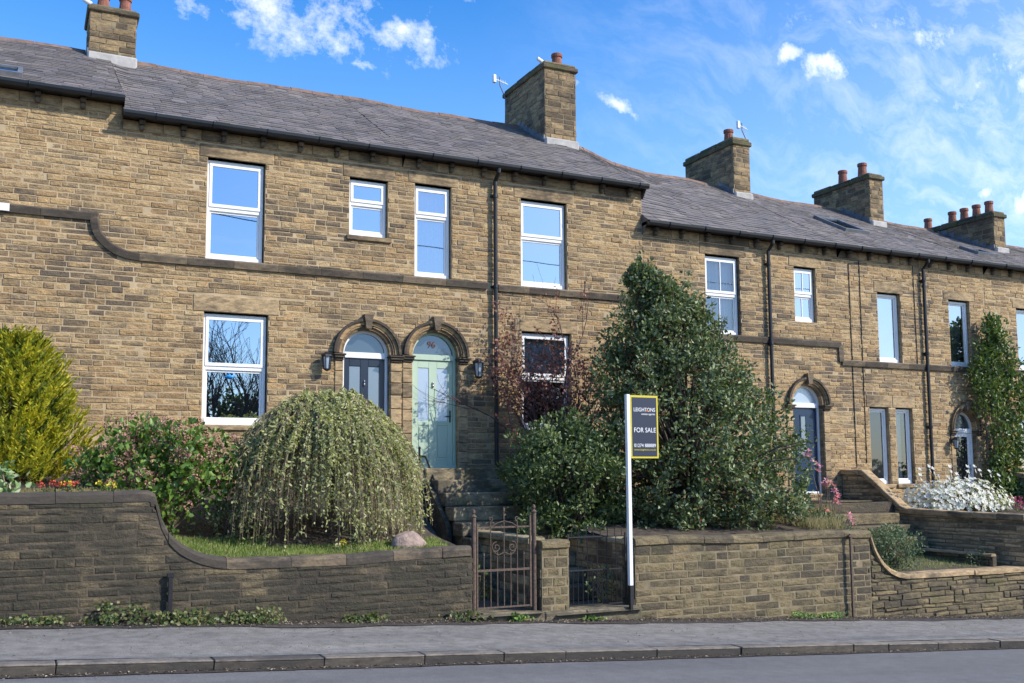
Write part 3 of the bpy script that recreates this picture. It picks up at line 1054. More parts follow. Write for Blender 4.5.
def house(name, label, x0, x1, ze, zbase, windows, doors=(), string=(), chim=None, pipes=(), skylights=(), excl=(), frieze=True, seed=1, left_end=False, right_end=False, hr=(.085, .125), sills=True, thin_pipes=()):
    rr = random.Random(seed)
    h = thing(name, label, 'house', ((x0 + x1) / 2, D, zbase), 'houses of the stone terrace')
    mb = MB()
    ztop = ze - .02
    for w in windows:
        w['x'] = (w['x'][0], w['x'][1] - .025)
    holes = [(w['x'][0], w['x'][1], w['z'][0], w['z'][1]) for w in windows]
    for d in doors:
        holes.append((d['x'][0], d['x'][1], d['zb'] - .02, d['zs'] + (d['x'][1] - d['x'][0]) / 2 * d.get('st', 1) + 0.0))
    # backing wall with holes
    rects = [(x0, x1, zbase - .4, ztop)]
    for e in holes:
        rects = [q for r_ in rects for q in rsub(r_, e)]
    for (a, b, c, d) in rects:
        mb.quad(FP(a, c, 0), FP(b, c, 0), FP(b, d, 0), FP(a, d, 0), 1)
    # reveals
    for (a, b, c, d) in holes:
        y1 = D + .24
        mb.quad((a, D, c), (a, y1, c), (a, y1, d), (a, D, d), 2)
        mb.quad((b, D, c), (b, D, d), (b, y1, d), (b, y1, c), 2)
        mb.quad((a, D, d), (a, y1, d), (b, y1, d), (b, D, d), 2)
        mb.quad((a, D, c), (b, D, c), (b, y1, c), (a, y1, c), 2)
    # the back and the ends
    yb = D + 8.0
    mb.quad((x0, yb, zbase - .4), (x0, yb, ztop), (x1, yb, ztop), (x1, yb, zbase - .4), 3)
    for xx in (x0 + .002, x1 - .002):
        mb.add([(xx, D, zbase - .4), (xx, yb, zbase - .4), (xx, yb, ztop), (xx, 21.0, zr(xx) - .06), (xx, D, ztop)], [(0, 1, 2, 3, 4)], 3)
    # floors inside so the rooms are dark
    mid = [s_[0][1] for s_ in string if s_]
    ex = list(holes)
    trims = []
    for w in windows:
        li = MB(); sl_ = MB()
        a, b = w['x']; c, d = w['z']
        lh = w.get('lh', .24)
        if lh:
            lx = w.get('lx', .16)
            li.box(a - lx, b + lx + .0, D - .014, D + .14, d + .0, d + lh, .012)
            ex.append((a - lx, b + lx, d, d + lh))
        if w.get('sill'):
            sl_.box(a - .06, b + .06, D - .05, D + .08, c - .09, c - .001, .012)
            ex.append((a - .06, b + .06, c - .09, c))
        trims.append((li, sl_))
    for (a, b, c, d) in excl:
        ex.append((a, b, c, d))
    if frieze:
        x = x0
        fz = MB()
        while x < x1 - .02:
            l = min(rr.uniform(.6, .75), x1 - x)
            fz.box(x + .004, x + l - .004, D - .018, D + .02, ztop - .17, ztop, .008)
            x += l
        fz.build('frieze', M['stone_ashlar'], h)
        ex.append((x0, x1, ztop - .17, ztop + .1))
    pre = [(a, b, c, min(d, ztop)) for (a, b, c, d) in COURSES if x0 <= (a + b) / 2 < x1 and c < ztop - .02 and d > zbase - .4]
    stones(mb, FP, x0, x1, zbase - .4, ztop, ex, rr=rr, pre=pre)
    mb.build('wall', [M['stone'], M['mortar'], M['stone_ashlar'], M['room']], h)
    for w, (li, sl_) in zip(windows, trims):
        a, b = w['x']; c, d = w['z']
        wn_ = frame_window(h, a + .002, b - .02 + .002, c + .002, d - .02, w.get('mid'), w.get('glass', 'glass'), w.get('curtain'), w.get('bars', False))
        if li.v:
            li.build('lintel', M['stone_ashlar'], wn_)
        if sl_.v:
            sl_.build('sill', M['stone_ashlar'], wn_)
    for d in doors:
        arch_door(h, d['x'][0] + .001, d['x'][1] - .001, d['zb'], d['zs'], d['Ro'], d['paint'], d['frame'], d['fan'], d['style'], label=d.get('label'), stretch=d.get('st', 1))
        imposts(h, d['imp'], d['zs'] - .02, d['zb'] - .1, rr)
    # string course blocks following a path
    if string:
        for path in string:
            s = MB()
            for (ax, az), (bx, bz) in zip(path, path[1:]):
                L_ = math.hypot(bx - ax, bz - az)
                n = max(1, round(L_ / .72))
                ux, uz = (bx - ax) / L_, (bz - az) / L_
                for i in range(n):
                    t0, t1 = L_ * i / n, L_ * (i + 1) / n
                    p = (ax + ux * t0, az + uz * t0); q = (ax + ux * t1, az + uz * t1)
                    hh = .065
                    g_ = .0025 if L_ > .5 else -.004
                    nx_, nz_ = -uz, ux
                    def V(pt, s_, y_, sg):
                        return (pt[0] + ux * sg + nx_ * s_, y_, pt[1] + uz * sg + nz_ * s_)
                    vs = []
                    for pt, sg in ((p, g_), (q, -g_)):
                        vs += [V(pt, -hh, D + .01, sg), V(pt, -hh, D - .05, sg), V(pt, hh * .6, D - .075, sg), V(pt, hh, D - .055, sg), V(pt, hh, D + .01, sg)]
                    s.add(vs, [(0, 1, 6, 5), (1, 2, 7, 6), (2, 3, 8, 7), (3, 4, 9, 8), (4, 0, 5, 9), (0, 4, 3, 2, 1), (5, 6, 7, 8, 9)])
            s.build('string_course', M['stone_black'], h)
    # gutter brackets
    x = x0 + .3
    while x < x1 - .1:
        c = MB()
        c.box(x - .045, x + .045, D - .15, D + .01, ztop - .08, ztop - .004, .012)
        c.box(x - .04, x + .04, D - .10, D + .01, ztop - .17, ztop - .081, .02)
        c.build('gutter_bracket', M['stone_black'], h)
        x += .655
    # roof
    rb = MB()
    xr0 = x0 - (.10 if left_end else 0)
    xr1 = x1 + (.02 if right_end else 0)
    P = slates(rb, xr0, xr1, ze + .06, zr, rr)
    xs_ = fr(xr0, xr1, max(2, int((xr1 - xr0) / .3)))
    for xa_, xb_ in zip(xs_, xs_[1:]):
        rb.quad((xa_, YR, zr(xa_) - .01), (xa_, YR + 4.4, ze - .3), (xb_, YR + 4.4, ze - .3), (xb_, YR, zr(xb_) - .01))
    # verge cheek faces
    for xx in (xr0, xr1):
        rb.add([(xx, YE, ze + .058), (xx, YR, zr(xx) - .01), (xx, YR, zr(xx) - 1.2), (xx, YE + .2, ze - .2)], [(0, 1, 2, 3)])
    roof = rb.build('roof', M['slate'], h)
    rt = MB()
    x = xr0
    while x < xr1 - .01:
        l = min(.46, xr1 - x)
        za, zb_ = zr(x), zr(x + l)
        j = rr.uniform(-.008, .008)
        pr = [(-.13, -.075), (-.09, .0), (-.03, .042), (.03, .042), (.09, .0), (.13, -.075)]
        vs = [(x + .004, YR + a, za + b + j) for a, b in pr] + [(x + l - .004, YR + a, zb_ + b + j) for a, b in pr]
        rt.add(vs, [(i, i + 6, i + 7, i + 1) for i in range(5)] + [tuple(range(6)), tuple(range(6, 12))[::-1]])
        x += l
    rt.build('ridge_tiles', M['ridge'], roof)
    for (xa, xb, ya, yb_, op) in skylights:
        sk = MB(); gl = MB()
        def RP(x, y, d):
            return P(x, (y - YE) / (YR - YE), d)
        def slab(m, xa, xb, ya, yb_, d0, d1):
            vs = [RP(x_, y_, d_) for d_ in (d0, d1) for (x_, y_) in ((xa, ya), (xb, ya), (xb, yb_), (xa, yb_))]
            m.add(vs, [(0, 3, 2, 1), (4, 5, 6, 7), (0, 1, 5, 4), (1, 2, 6, 5), (2, 3, 7, 6), (3, 0, 4, 7)])
        t = .07
        slab(sk, xa, xb, ya, ya + t, 0, .09); slab(sk, xa, xb, yb_ - t, yb_, 0, .09)
        slab(sk, xa, xa + t, ya + t, yb_ - t, 0, .088); slab(sk, xb - t, xb, ya + t, yb_ - t, 0, .088)
        slab(gl, xa + t, xb - t, ya + t, yb_ - t, .03, .06)
        so_ = sk.build('skylight', M['lead'], roof)
        g2 = gl.build('skylight_pane', M['glass'], roof)
    # gutter and fascia
    gt = MB()
    gx0, gx1 = x0 - (.02 if left_end else 0), x1 + (.01 if right_end else 0)
    prof = [(-.06, .045), (-.055, .0), (-.03, -.045), (.03, -.045), (.055, .0), (.06, .045), (.045, .045), (.0, -.02), (-.045, .045)]
    yc, zc = YE - .02, ze + .005
    vs = [(xx, yc + a, zc + b) for xx in (gx0, gx1) for a, b in prof]
    gt.add(vs, [(i, (i + 1) % 9, (i + 1) % 9 + 9, i + 9) for i in range(9)] + [tuple(range(9)), tuple(range(9, 18))[::-1]])
    gt.box(gx0, gx1, yc + .065, D + .03, ze - .018, ze + .05, 0)
    x = x0 + .5
    while x < x1:
        gt.tube([(x, yc - .066, zc + .05), (x, yc - .064, zc - .0), (x, yc - .03, zc - .052), (x, yc + .03, zc - .052), (x, yc + .066, zc + .01)], .011, 5)
        x += .9
    gt.build('gutter', M['black_plastic'], h)
    for (px_, zt_, zb_, r_) in pipes:
        p = MB()
        yp = D - .085
        p.tube([(px_, yc, zt_ - .01), (px_, yc, zt_ - .07), (px_, yp, zt_ - .22), (px_, yp, zb_)], r_, 10)
        z = zt_ - .5
        while z > zb_ + .2:
            p.lathe((px_, yp, z), [(r_, -.035), (r_ + .012, -.03), (r_ + .012, .03), (r_, .035)], 10)
            p.box(px_ - r_ - .03, px_ + r_ + .03, yp + .03, D + .002, z - .02, z + .02, .004)
            z -= 1.75
        p.build('downpipe', M['black_iron'], h)
    for pts in thin_pipes:
        p = MB()
        p.tube([(a, D - .016, b) for a, b in pts], .010, 6)
        p.build('cable', M['black_plastic'], h)
    if chim:
        c = chimney(h, *chim['box'], chim['zt'], chim['cap'], chim['pots'], chim.get('zbot'))
        f = MB()
        xa, xb, ya, yb = chim['box']
        for i in range(8):       # stepped lead flashing up the left side, cement fillet at the front
            s0 = (ya - YE) / (YR - YE)
            y_ = ya + (min(yb, YR) - ya) * i / 8
            y2 = ya + (min(yb, YR) - ya) * (i + 1) / 8
            zq = zr(xa) if not chim.get('flat') else zr(xa)
            z_ = ze + .06 + (zr(xa) - ze - .06) * (y_ - YE) / (YR - YE)
            f.box(xa - .035, xa + .01, y_, y2, z_ - .12, z_ + .17, .004)
        f.build('flashing', M['lead'], c)
        f = MB()
        z_ = ze + .06 + (zr((xa + xb) / 2) - ze - .06) * (ya - YE) / (YR - YE)
        f.box(xa - .03, xb + .03, ya - .10, ya + .02, z_ - .2, z_ + .09, .03)
        f.build('flashing', M['render_patch'], c)
    return h


SC = [(0.915, 4.20), (0.92, 4.03), (0.945, 3.93), (0.99, 3.84), (1.06, 3.76), (1.15, 3.68), (1.27, 3.61), (1.42, 3.565), (1.60, 3.55)]
zA, zB, zD = 6.06, 5.83, 5.09
house('terraced_house', 'left-most sandstone house with higher eaves and raised dark string course, cut by the frame',
      -4.2, 1.28, zA, .1,
      [dict(x=(-2.4, -1.5), z=(3.9, 5.5), mid=4.7)], string=[[(-4.2, 4.14), (.86, 4.14)], SC],
      chim=dict(box=(.9, 1.76, 20.6, 21.6), zt=9.17, cap=.14, pots=[(1.15, 20.85, .33, .12), (1.56, 20.85, .36, .12)], zbot=7.5),
      skylights=[(-1.1, -.2, 16.95, 17.6, 0)], seed=3, right_end=True, hr=(.085, .12))
house('terraced_house', 'sandstone house with navy arched door and the big white sash window, behind the weeping tree', 1.28, 6.105, zB, 0.0,
      [dict(x=(2.645, 3.64), z=(3.61, 5.36), mid=4.5, lh=.22, lx=.14), dict(x=(2.64, 3.73), z=(.85, 2.73), mid=1.80, lh=.28, lx=.18, glass='glass', sill=True),
       dict(x=(5.11, 5.86), z=(4.27, 5.33), mid=4.87, lh=.25, lx=.13, sill=True)],
      [dict(x=(5.02, 5.88), zb=.14, zs=2.15, Ro=.62, paint='navy', frame='pvc', fan='glass_fan', style='two', imp=[(4.86, 5.02), (5.885, 6.10)], label='navy door with two tall glass panels and white frame')],
      string=[[(1.60, 3.55), (6.105, 3.55)]], excl=[(1.3, 6.2, 3.48, 3.62), (4.88, 6.1, 2.05, 2.2)], seed=4)
house('terraced_house', 'sandstone house with sage green arched door and number 96 over it, between two black downpipes', 6.105, 11.32, zB, 0.0,
      [dict(x=(6.35, 7.11), z=(3.61, 5.37), mid=4.78, lh=.22, lx=.14, glass='glass_mid', curtain=('curtain', [(6.40, 7.04)])), dict(x=(8.53, 9.58), z=(3.61, 5.34), mid=4.58, lh=.24, lx=.15),
       dict(x=(8.53, 9.64), z=(.85, 2.73), mid=1.85, lh=.26, lx=.15, sill=True, glass='glass_clear', curtain=('curtain', [(8.55, 9.6)], 1.95))],
      [dict(x=(6.31, 7.21), zb=.14, zs=2.17, Ro=.64, paint='sage', frame='sage', fan='glass_fan', style='two', imp=[(6.11, 6.31), (7.215, 7.40)], label='sage green panelled door with two tall glass panes')],
      string=[[(6.105, 3.55), (7.80, 3.55)], [(8.02, 3.53), (11.32, 3.53)]], excl=[(6.0, 11.5, 3.47, 3.62)], seed=5,
      chim=dict(box=(10.5, 11.32, 19.65, 21.75), zt=9.34, cap=.17, pots=[(11.05, 20.05, .40, .13)], zbot=7.0),
      pipes=[(7.95, zB - .04, -.1, .04)], right_end=True)
house('terraced_house', 'lower sandstone house with blue arched door, behind the large berried evergreen tree', 11.32, 16.62, zD, -.5,
      [dict(x=(12.9, 13.84), z=(2.92, 4.64), mid=3.80, lh=.24, lx=.15, bars=True, curtain=('curtain', [(13.0, 13.75)]), glass='glass_clear'),
       dict(x=(15.33, 15.99), z=(3.34, 4.58), mid=3.95, lh=.24, lx=.15, bars=True, sill=False, curtain=('curtain', [(15.35, 15.8)])),],
      [dict(x=(15.16, 16.02), zb=-.45, zs=1.50, Ro=.60, paint='blue', frame='pvc', fan='glass_pale', style='slot', imp=[(14.97, 15.16), (16.025, 16.21)], label='blue door with one narrow glass slot')],
      string=[[(11.32, 2.87), (16.60, 2.87)], [(16.60, 2.87), (16.61, 2.49)]], excl=[(11.4, 16.7, 2.80, 2.94)], seed=6,
      chim=dict(box=(16.48, 17.02, 20.4, 22.5), zt=8.60, cap=.2, pots=[(16.75, 20.9, .38, .13)], zbot=6.5), skylights=[],
      pipes=[(14.55, zD - .04, -.5, .04)])
house('terraced_house', 'sandstone house with two narrow upstairs windows and a paired ground floor window', 16.62, 21.45, zD, -.6,
      [dict(x=(17.82, 18.58), z=(2.54, 4.18), lh=.26, lx=.1, curtain=('curtain', [(18.1, 18.5)])), dict(x=(20.17, 20.93), z=(2.54, 4.17), lh=.22, lx=.18, curtain=('curtain', [(20.45, 20.85)])),
       dict(x=(17.43, 18.06), z=(-.28, 1.48), lh=.28, lx=.1, sill=True, glass='glass_dark'),
       dict(x=(18.25, 18.82), z=(-.28, 1.48), lh=.28, lx=.095, sill=True, glass='glass_clear', curtain=('curtain', [(18.26, 18.62)]))],
      [dict(x=(20.16, 20.9), zb=-.75, zs=1.0, Ro=.50, paint='pvc', frame='pvc', fan='glass_fan', style='full', st=1.2, imp=[(20.0, 20.16), (20.905, 21.05)], label='white door with one tall glass panel')],
      string=[[(16.62, 2.47), (21.45, 2.47)]], excl=[(16.6, 21.5, 2.4, 2.54)], seed=7,
      chim=dict(box=(20.75, 21.25, 19.9, 22.05), zt=8.08, cap=.16, pots=[(20.98, 20.35, .42, .13), (20.98, 21.1, .42, .13)], zbot=6.3),
      skylights=[(18.15, 18.95, 18.25, 19.35, 0)], pipes=[(19.27, zD - .04, -.75, .04)],
      thin_pipes=[[(17.28, 4.88), (17.27, .2)], [(16.95, 4.78), (17.26, 4.8)], [(16.95, 4.78), (16.96, .1)], [(19.0, 4.9), (19.02, 2.4)]])
house('terraced_house', 'furthest sandstone house at the right edge with five chimney pots, half behind the climbing plant', 21.45, 30, zD, -.8,
      [dict(x=(22.6, 23.4), z=(2.54, 4.12), lh=.24, lx=.14, curtain=('curtain_purple', [(22.75, 23.35)])), dict(x=(22.5, 23.6), z=(-.4, 1.3), lh=.24, lx=.15, sill=True),
       dict(x=(26.5, 27.3), z=(2.54, 4.12), lh=.24, lx=.14)],
      string=[[(21.45, 2.47), (30, 2.47)]], excl=[(21.4, 30.1, 2.4, 2.54)], seed=8,
      chim=dict(box=(24.4, 24.86, 18.9, 21.9), zt=7.16, cap=.16, pots=[(24.63, 19.2 + i * .42, .38, .12) for i in range(4)] + [(24.63, 21.35, .38, .12)], zbot=5.8),
      skylights=[(22.2, 22.95, 17.72, 18.3, 0)])


def text_mesh(txt, size, loc, rotm, material, parent, name='lettering', extrude=.0015, align='LEFT', width=None, label=None):
    cu = bpy.data.curves.new('t', 'FONT')
    cu.body = txt
    cu.size = size
    cu.extrude = extrude
    cu.align_x = align
    to = bpy.data.objects.new('t', cu)
    C.objects.link(to)
    bpy.context.view_layer.update()
    dg = bpy.context.evaluated_depsgraph_get()
    me = bpy.data.meshes.new_from_object(to.evaluated_get(dg))
    bpy.data.objects.remove(to)
    vs = np.array([v.co[:] for v in me.vertices])
    if width:
        w = vs[:, 0].max() - vs[:, 0].min()
        sx = width / w
    else:
        sx = 1
    off = world_loc(parent)
    for v in me.vertices:
        p = rotm @ Vector((v.co.x * sx, v.co.y, v.co.z)) + Vector(loc) - off
        v.co = p
    me.materials.clear()
    me.materials.append(material)
    me.name = name
    o = bpy.data.objects.new(name, me)
    return link(o, parent)


RX = Matrix.Rotation(rad(90), 3, 'X')
houses = [o for o in C.objects if o.get('category') == 'house']
text_mesh('96', .17, (6.65, D + .13, 2.34), RX, simple('etched_number', (0.10, 0.03, 0.03), .6), houses[2], 'house_number')
mb = MB()
mb.box(-.62, -.30, D - .095, D - .075, 4.08, 4.20, .004)
mb.build('name_plate', M['white_paint'], houses[0])
mb = MB()
mb.box(15.05, 15.10, D - .05, D - .02, .40, .70, .006)
mb.build('letter_box', M['white_paint'], houses[3])


# ------------------------------------------------------------------ wall lamps, aerials
def lantern(x, z, label, size=1.0):
    t = thing('wall_lantern', label, 'lantern', (x, D - .02, z), 'lanterns beside the front doors')
    m = MB()
    s = size
    m.box(x - .035 * s, x + .035 * s, D - .04, D - .021, z - .05 * s, z + .1 * s, .006)
    m.tube([(x, D - .03, z + .03 * s), (x, D - .10, z + .07 * s), (x, D - .15, z + .04 * s)], .012 * s, 6)
    m.build('bracket', M['black_iron'], t)
    m = MB()
    b = (x, D - .15, z)
    m.lathe(b, [(.03 * s, .11 * s), (.10 * s, .06 * s), (.105 * s, .035 * s), (.08 * s, .03 * s)], 6)
    m.lathe(b, [(.02 * s, -.22 * s), (.055 * s, -.2 * s), (.06 * s, -.18 * s)], 6)
    for k in range(6):
        a = k * math.pi / 3
        m.tube([(x + .058 * s * math.cos(a), D - .15 + .058 * s * math.sin(a), z - .19 * s), (x + .08 * s * math.cos(a), D - .15 + .08 * s * math.sin(a), z + .03 * s)], .008 * s, 4)
    m.build('lamp_cage', M['black_iron'], t)
    m = MB()
    m.lathe(b, [(.045 * s, -.18 * s), (.07 * s, .028 * s)], 6)
    m.build('lamp_glass', M['glass_pale'], t)
    return t


lantern(4.69, 2.02, 'black wall lantern left of the navy door')
lantern(7.56, 2.02, 'dark wall lantern right of the sage green door, seen through maroon twigs', 1.15)
lantern(20.02, .72, 'small dark wall lantern left of the white arched door', .9)


def aerial(x, y, z, h_, label, yaw=.4):
    t = thing('tv_aerial', label, 'aerial', (x, y, z), 'television aerials on the chimneys')
    m = MB()
    m.tube([(x, y, z), (x - .02, y, z + .35), (x - .18, y, z + h_ - .1), (x - .18, y, z + h_ + .1)], .013, 6)
    m.build('mast', M['lead'], t)
    m = MB()
    c, s_ = math.cos(yaw), math.sin(yaw)
    zc = z + h_
    m.tube([(x - .18 - .22 * c, y - .22 * s_, zc), (x - .18 + .30 * c, y + .30 * s_, zc)], .012, 5)
    for i in range(6):
        q = -.2 + i * .09
        for dz in (-.09, .09):
            m.tube([(x - .18 + q * c, y + q * s_, zc), (x - .18 + q * c - .05 * s_, y + q * s_ + .05 * c, zc + dz)], .006, 4)
    m.box(x - .18 - .2 * c - .04, x - .18 - .2 * c + .04, y - .2 * s_ - .04, y - .2 * s_ + .04, zc - .1, zc + .1, .01)
    m.build('antenna', M['white_paint'], t)
    return t


aerial(10.47, 21.6, 8.9, .78, 'small aerial on bent mast left of the tallest single-pot chimney')
aerial(17.06, 20.5, 8.4, .75, 'aerial on bent mast right of the middle chimney')


def fitting(x, y, z, label):
    """small pale cylinder on a bracket at the corner of a chimney cap"""
    t = thing('chimney_fitting', label, 'fitting', (x, y, z), 'pale fittings on the chimneys')
    m = MB()
    m.tube([(x + .06, y + .03, z - .05), (x + .02, y, z + .03)], .012, 5)
    m.build('bracket', M['lead'], t)
    m = MB()
    m.tube([(x - .09, y, z + .09), (x - .08, y, z + .085), (x + .05, y, z + .02), (x + .055, y, z + .015)], [.025, .045, .045, .03], 10)
    m.build('housing', M['white_paint'], t)
    return t


fitting(.86, 20.56, 9.24, 'small pale cylindrical fitting at the left corner of the left-most chimney')
fitting(10.44, 19.72, 9.46, 'small pale cylindrical fitting on the front corner of the tall single-pot chimney')


# ------------------------------------------------------------------ garden walls
def wall_along(name, label, O, U, Nn, L_, top, bot, thick, mats, copemat, cope_h=.1, over=.03, back=False, hr=(.1, .14), lr=(.22, .55), seed=2, ends=(True, True), wobv=.0, cope_seg=.7, round_=.03, excl=(), depth=.010):
    """masonry wall starting at O running along U; Nn is the side that carries dressed stones"""
    rr = random.Random(seed)
    O = Vector(O); U = Vector(U); Nn = Vector(Nn)
    t = thing(name, label, 'wall', tuple(O + Vector((0, 0, bot(0)))))
    m = MB()
    n = max(2, int(L_ / .08))
    us = fr(0, L_, n)
    ct = lambda u: top(u) - cope_h
    def P(u, v, d):
        q = O + U * u + Nn * d
        return (q.x, q.y, v)
    vs = []
    for u in us:
        vs += [P(u, bot(u) - .3, 0), P(u, ct(u), 0), P(u, ct(u), -thick), P(u, bot(u) - .3, -thick)]
    fs = []
    for i in range(n):
        for k in range(3):
            fs.append((i * 4 + k, i * 4 + k + 1, (i + 1) * 4 + k + 1, (i + 1) * 4 + k))
    fs += [(0, 1, 2, 3), (n * 4 + 3, n * 4 + 2, n * 4 + 1, n * 4)]
    m.add(vs, fs, 1)
    zlo = min(bot(u) for u in us); zhi = max(ct(u) for u in us)
    stones(m, P, 0, L_, zlo - .1, zhi, excl, hr=hr, lr=lr, dep=(.000, depth), gap=.009, top=ct, bot=lambda u: bot(u) - .12, bulge=.012, bev=.011, wob=wobv, rr=rr)
    if ends[0]:
        stones(m, lambda u, v, d: tuple(O - U * d - Nn * u + Vector((0, 0, v - O.z))), 0, thick, bot(0) - .1, ct(0), (), hr=hr, lr=(.2, .35), dep=(.006, .02), bulge=.015, rr=rr)
    if ends[1]:
        E = O + U * L_
        stones(m, lambda u, v, d: tuple(E + U * d - Nn * u + Vector((0, 0, v - E.z))), 0, thick, bot(L_) - .1, ct(L_), (), hr=hr, lr=(.2, .35), dep=(.006, .02), bulge=.015, rr=rr)
    m.build('masonry', mats, t)
    if cope_h > .02:
        c = MB()
        u = -over if ends[0] else 0.0
        end = L_ + (over if ends[1] else 0)
        while u < end - .01:
            l = min(cope_seg * rr.uniform(.85, 1.15), end - u)
            if end - u - l < .25: l = end - u
            k = max(1, int(l / .07))
            j = rr.uniform(-.006, .006)
            jo = rr.uniform(-.01, .01)
            prof = [(over + .03 + jo, 0.0), (over + .03 + jo, cope_h - round_), (over + .03 - round_ * .4 + jo, cope_h - round_ * .3), (over + .03 - round_ * 1.2 + jo, cope_h),
                    (-thick - over + round_ * 1.2, cope_h), (-thick - over + round_ * .3, cope_h - round_ * .4), (-thick - over, cope_h - round_), (-thick - over, 0)]
            vs = []
            for i in range(k + 1):
                uu = u + .003 + (l - .006) * i / k
                z = ct(min(max(uu, 0), L_)) + j
                wv = .004 * math.sin(uu * 13 + seed)
                for (d, h_) in prof:
                    q = P(uu, z + h_ + (wv if h_ > 0 else 0), d)
                    vs.append(q)
            K = len(prof)
            fs = [(i * K + a, i * K + (a + 1) % K, (i + 1) * K + (a + 1) % K, (i + 1) * K + a) for i in range(k) for a in range(K)]
            fs += [tuple(range(K)), tuple(k * K + a for a in range(K))[::-1]]
            c.add(vs, fs)
            u += l
        c.build('coping', copemat, t)
    return t


WY = 12.5
X0 = -4.0
wall_along('garden_wall', 'tall sooty black stone wall with swept coping below the weeping tree, left of the rusty gate', (X0, WY, 0), (1, 0, 0), (0, -1, 0), 5.5 - X0,
           lambda u: interp(u + X0, LT), lambda u: zpav(u + X0), .28, [M['garden_stone_dark'], M['mortar_dark']], M['coping_dark'], .13, -.012, seed=21, ends=(False, True), hr=(.065, .115), lr=(.18, .55), round_=.045)
# pillar between the gates with its dividing wall behind
wall_along('gate_pillar', 'short square stone pillar between the rusty gate and the black gate', (6.56, WY, 0), (1, 0, 0), (0, -1, 0), .42,
           lambda u: -.92, lambda u: zpav(6.7), .30, [M['garden_stone_tan'], M['mortar_tan']], M['garden_stone_tan'], .10, .01, seed=22, hr=(.12, .15), lr=(.18, .26), round_=.04)
wall_along('dividing_wall', 'low mossy-topped stone wall behind the rusty gate, running back to the steps', (6.58, 16.5, 0), (0, -1, 0), (-1, 0, 0), 3.65,
           lambda u: -.89, lambda u: -1.9 + max(0, 2.3 - u) * .5, .20, [M['garden_stone_side'], M['mortar_tan']], M['step_stone'], .09, .02, seed=23, hr=(.11, .15), ends=(False, False))
RT = [(8.0, -.93), (11.2, -.96), (11.25, -.955), (12.1, -.95), (12.75, -.95)]
wall_along('garden_wall', 'greenish tan stone wall under the berried evergreen, right of the for sale post', (8.09, WY, 0), (1, 0, 0), (0, -1, 0), 4.60,
           lambda u: interp(u + 8.09, RT) + .012 * math.sin(u * 2.3), lambda u: zpav(u + 8.09), .34, [M['garden_stone_tan'], M['mortar_tan']], M['garden_stone_tan'], .11, .01, seed=24, hr=(.085, .15), lr=(.18, .5), wobv=.014, cope_seg=.6, round_=.05)
RL = [(12.70, -1.0), (12.74, -1.12), (12.80, -1.25), (12.88, -1.38), (12.99, -1.50), (13.13, -1.60), (13.30, -1.67), (13.5, -1.705), (13.8, -1.715), (32, -1.80)]
wall_along('garden_wall', 'low dry stone wall with pale swept coping at the right, from the rusty post to the frame edge', (12.70, WY + .02, 0), (1, 0, 0), (0, -1, 0), 14,
           lambda u: interp(u + 12.70, RL), lambda u: zpav(u + 12.70), .26, [M['garden_stone_tan'], M['mortar_dark']], M['coping_tan'], .09, .015, seed=25, hr=(.055, .12), lr=(.15, .6), wobv=.03, ends=(False, False), cope_seg=.8, depth=.028)  # dark mortar here puts shadow between the stones into the colour
# side wall between the gardens of the blue door house and the next
ST = [(0, .06), (.62, .05), (.70, .0), (1.66, -.70), (1.8, -.75), (4.6, -.80)]
wall_along('garden_wall', 'tall dark stone side wall whose pale coping slopes down from beside the blue door', (16.5, 16.98, 0), (0, -1, 0), (-1, 0, 0), 4.5,
           lambda u: interp(u, ST), lambda u: -1.72 + .04 * max(0, 3 - u), .2, [M['garden_stone_side'], M['mortar_tan']], M['coping_tan'], .11, .02, seed=26, hr=(.065, .10), lr=(.25, .65), ends=(False, True), cope_seg=.6, wobv=.01)
wall_along('garden_wall', 'distant low side wall with sloping pale coping under the climbing plant', (21.75, 16.98, 0), (0, -1, 0), (-1, 0, 0), 4.2,
           lambda u: interp(u, [(0, .0), (.6, -.05), (2.2, -.75), (4.5, -.85)]), lambda u: -1.7, .24, [M['garden_stone_side'], M['mortar_tan']], M['coping_tan'], .11, .02, seed=27, ends=(False, True))
wall_along('retaining_wall', 'shadowed stone retaining wall behind the black gate', (8.1, 16.0, 0), (0, -1, 0), (-1, 0, 0), 3.3,
           lambda u: -.95, lambda u: -1.93, .2, [M['garden_stone_side'], M['mortar_tan']], M['step_stone'], .08, .01, seed=28, ends=(False, False))
# low terrace kerb in the lower garden and the block steps up to the blue door
t = thing('door_steps', 'worn stone step blocks in front of the blue door', 'steps', (15, 15.6, -1.2))
m = MB()
for i, (ya, yb, z) in enumerate([(15.5, 15.9, -.62), (15.15, 15.5, -.84), (14.8, 15.15, -1.06), (14.45, 14.8, -1.28)]):
    m.box(13.4 + .0 * i, 16.26, ya, yb, z - .22, z, .02)
    m.box(15.25, 16.46, ya + .02, yb, z - .8, z - .221, 0)
m.build('tread', M['garden_stone_tan'], t)
m = MB()
m.box(14.9, 16.46, 15.9, 16.99, -.72, -.60, .02)
m.build('landing', M['garden_stone_tan'], t)
wall_along('garden_edging', 'long pale stone edging on the lower garden bed at the right', (16.0, 14.4, 0), (0, -1, 0), (-1, 0, 0), 1.6,
           lambda u: -1.50, lambda u: -1.75, .10, [M['garden_stone_tan'], M['mortar_dark']], M['coping_tan'], .05, .005, seed=31, ends=(False, False))

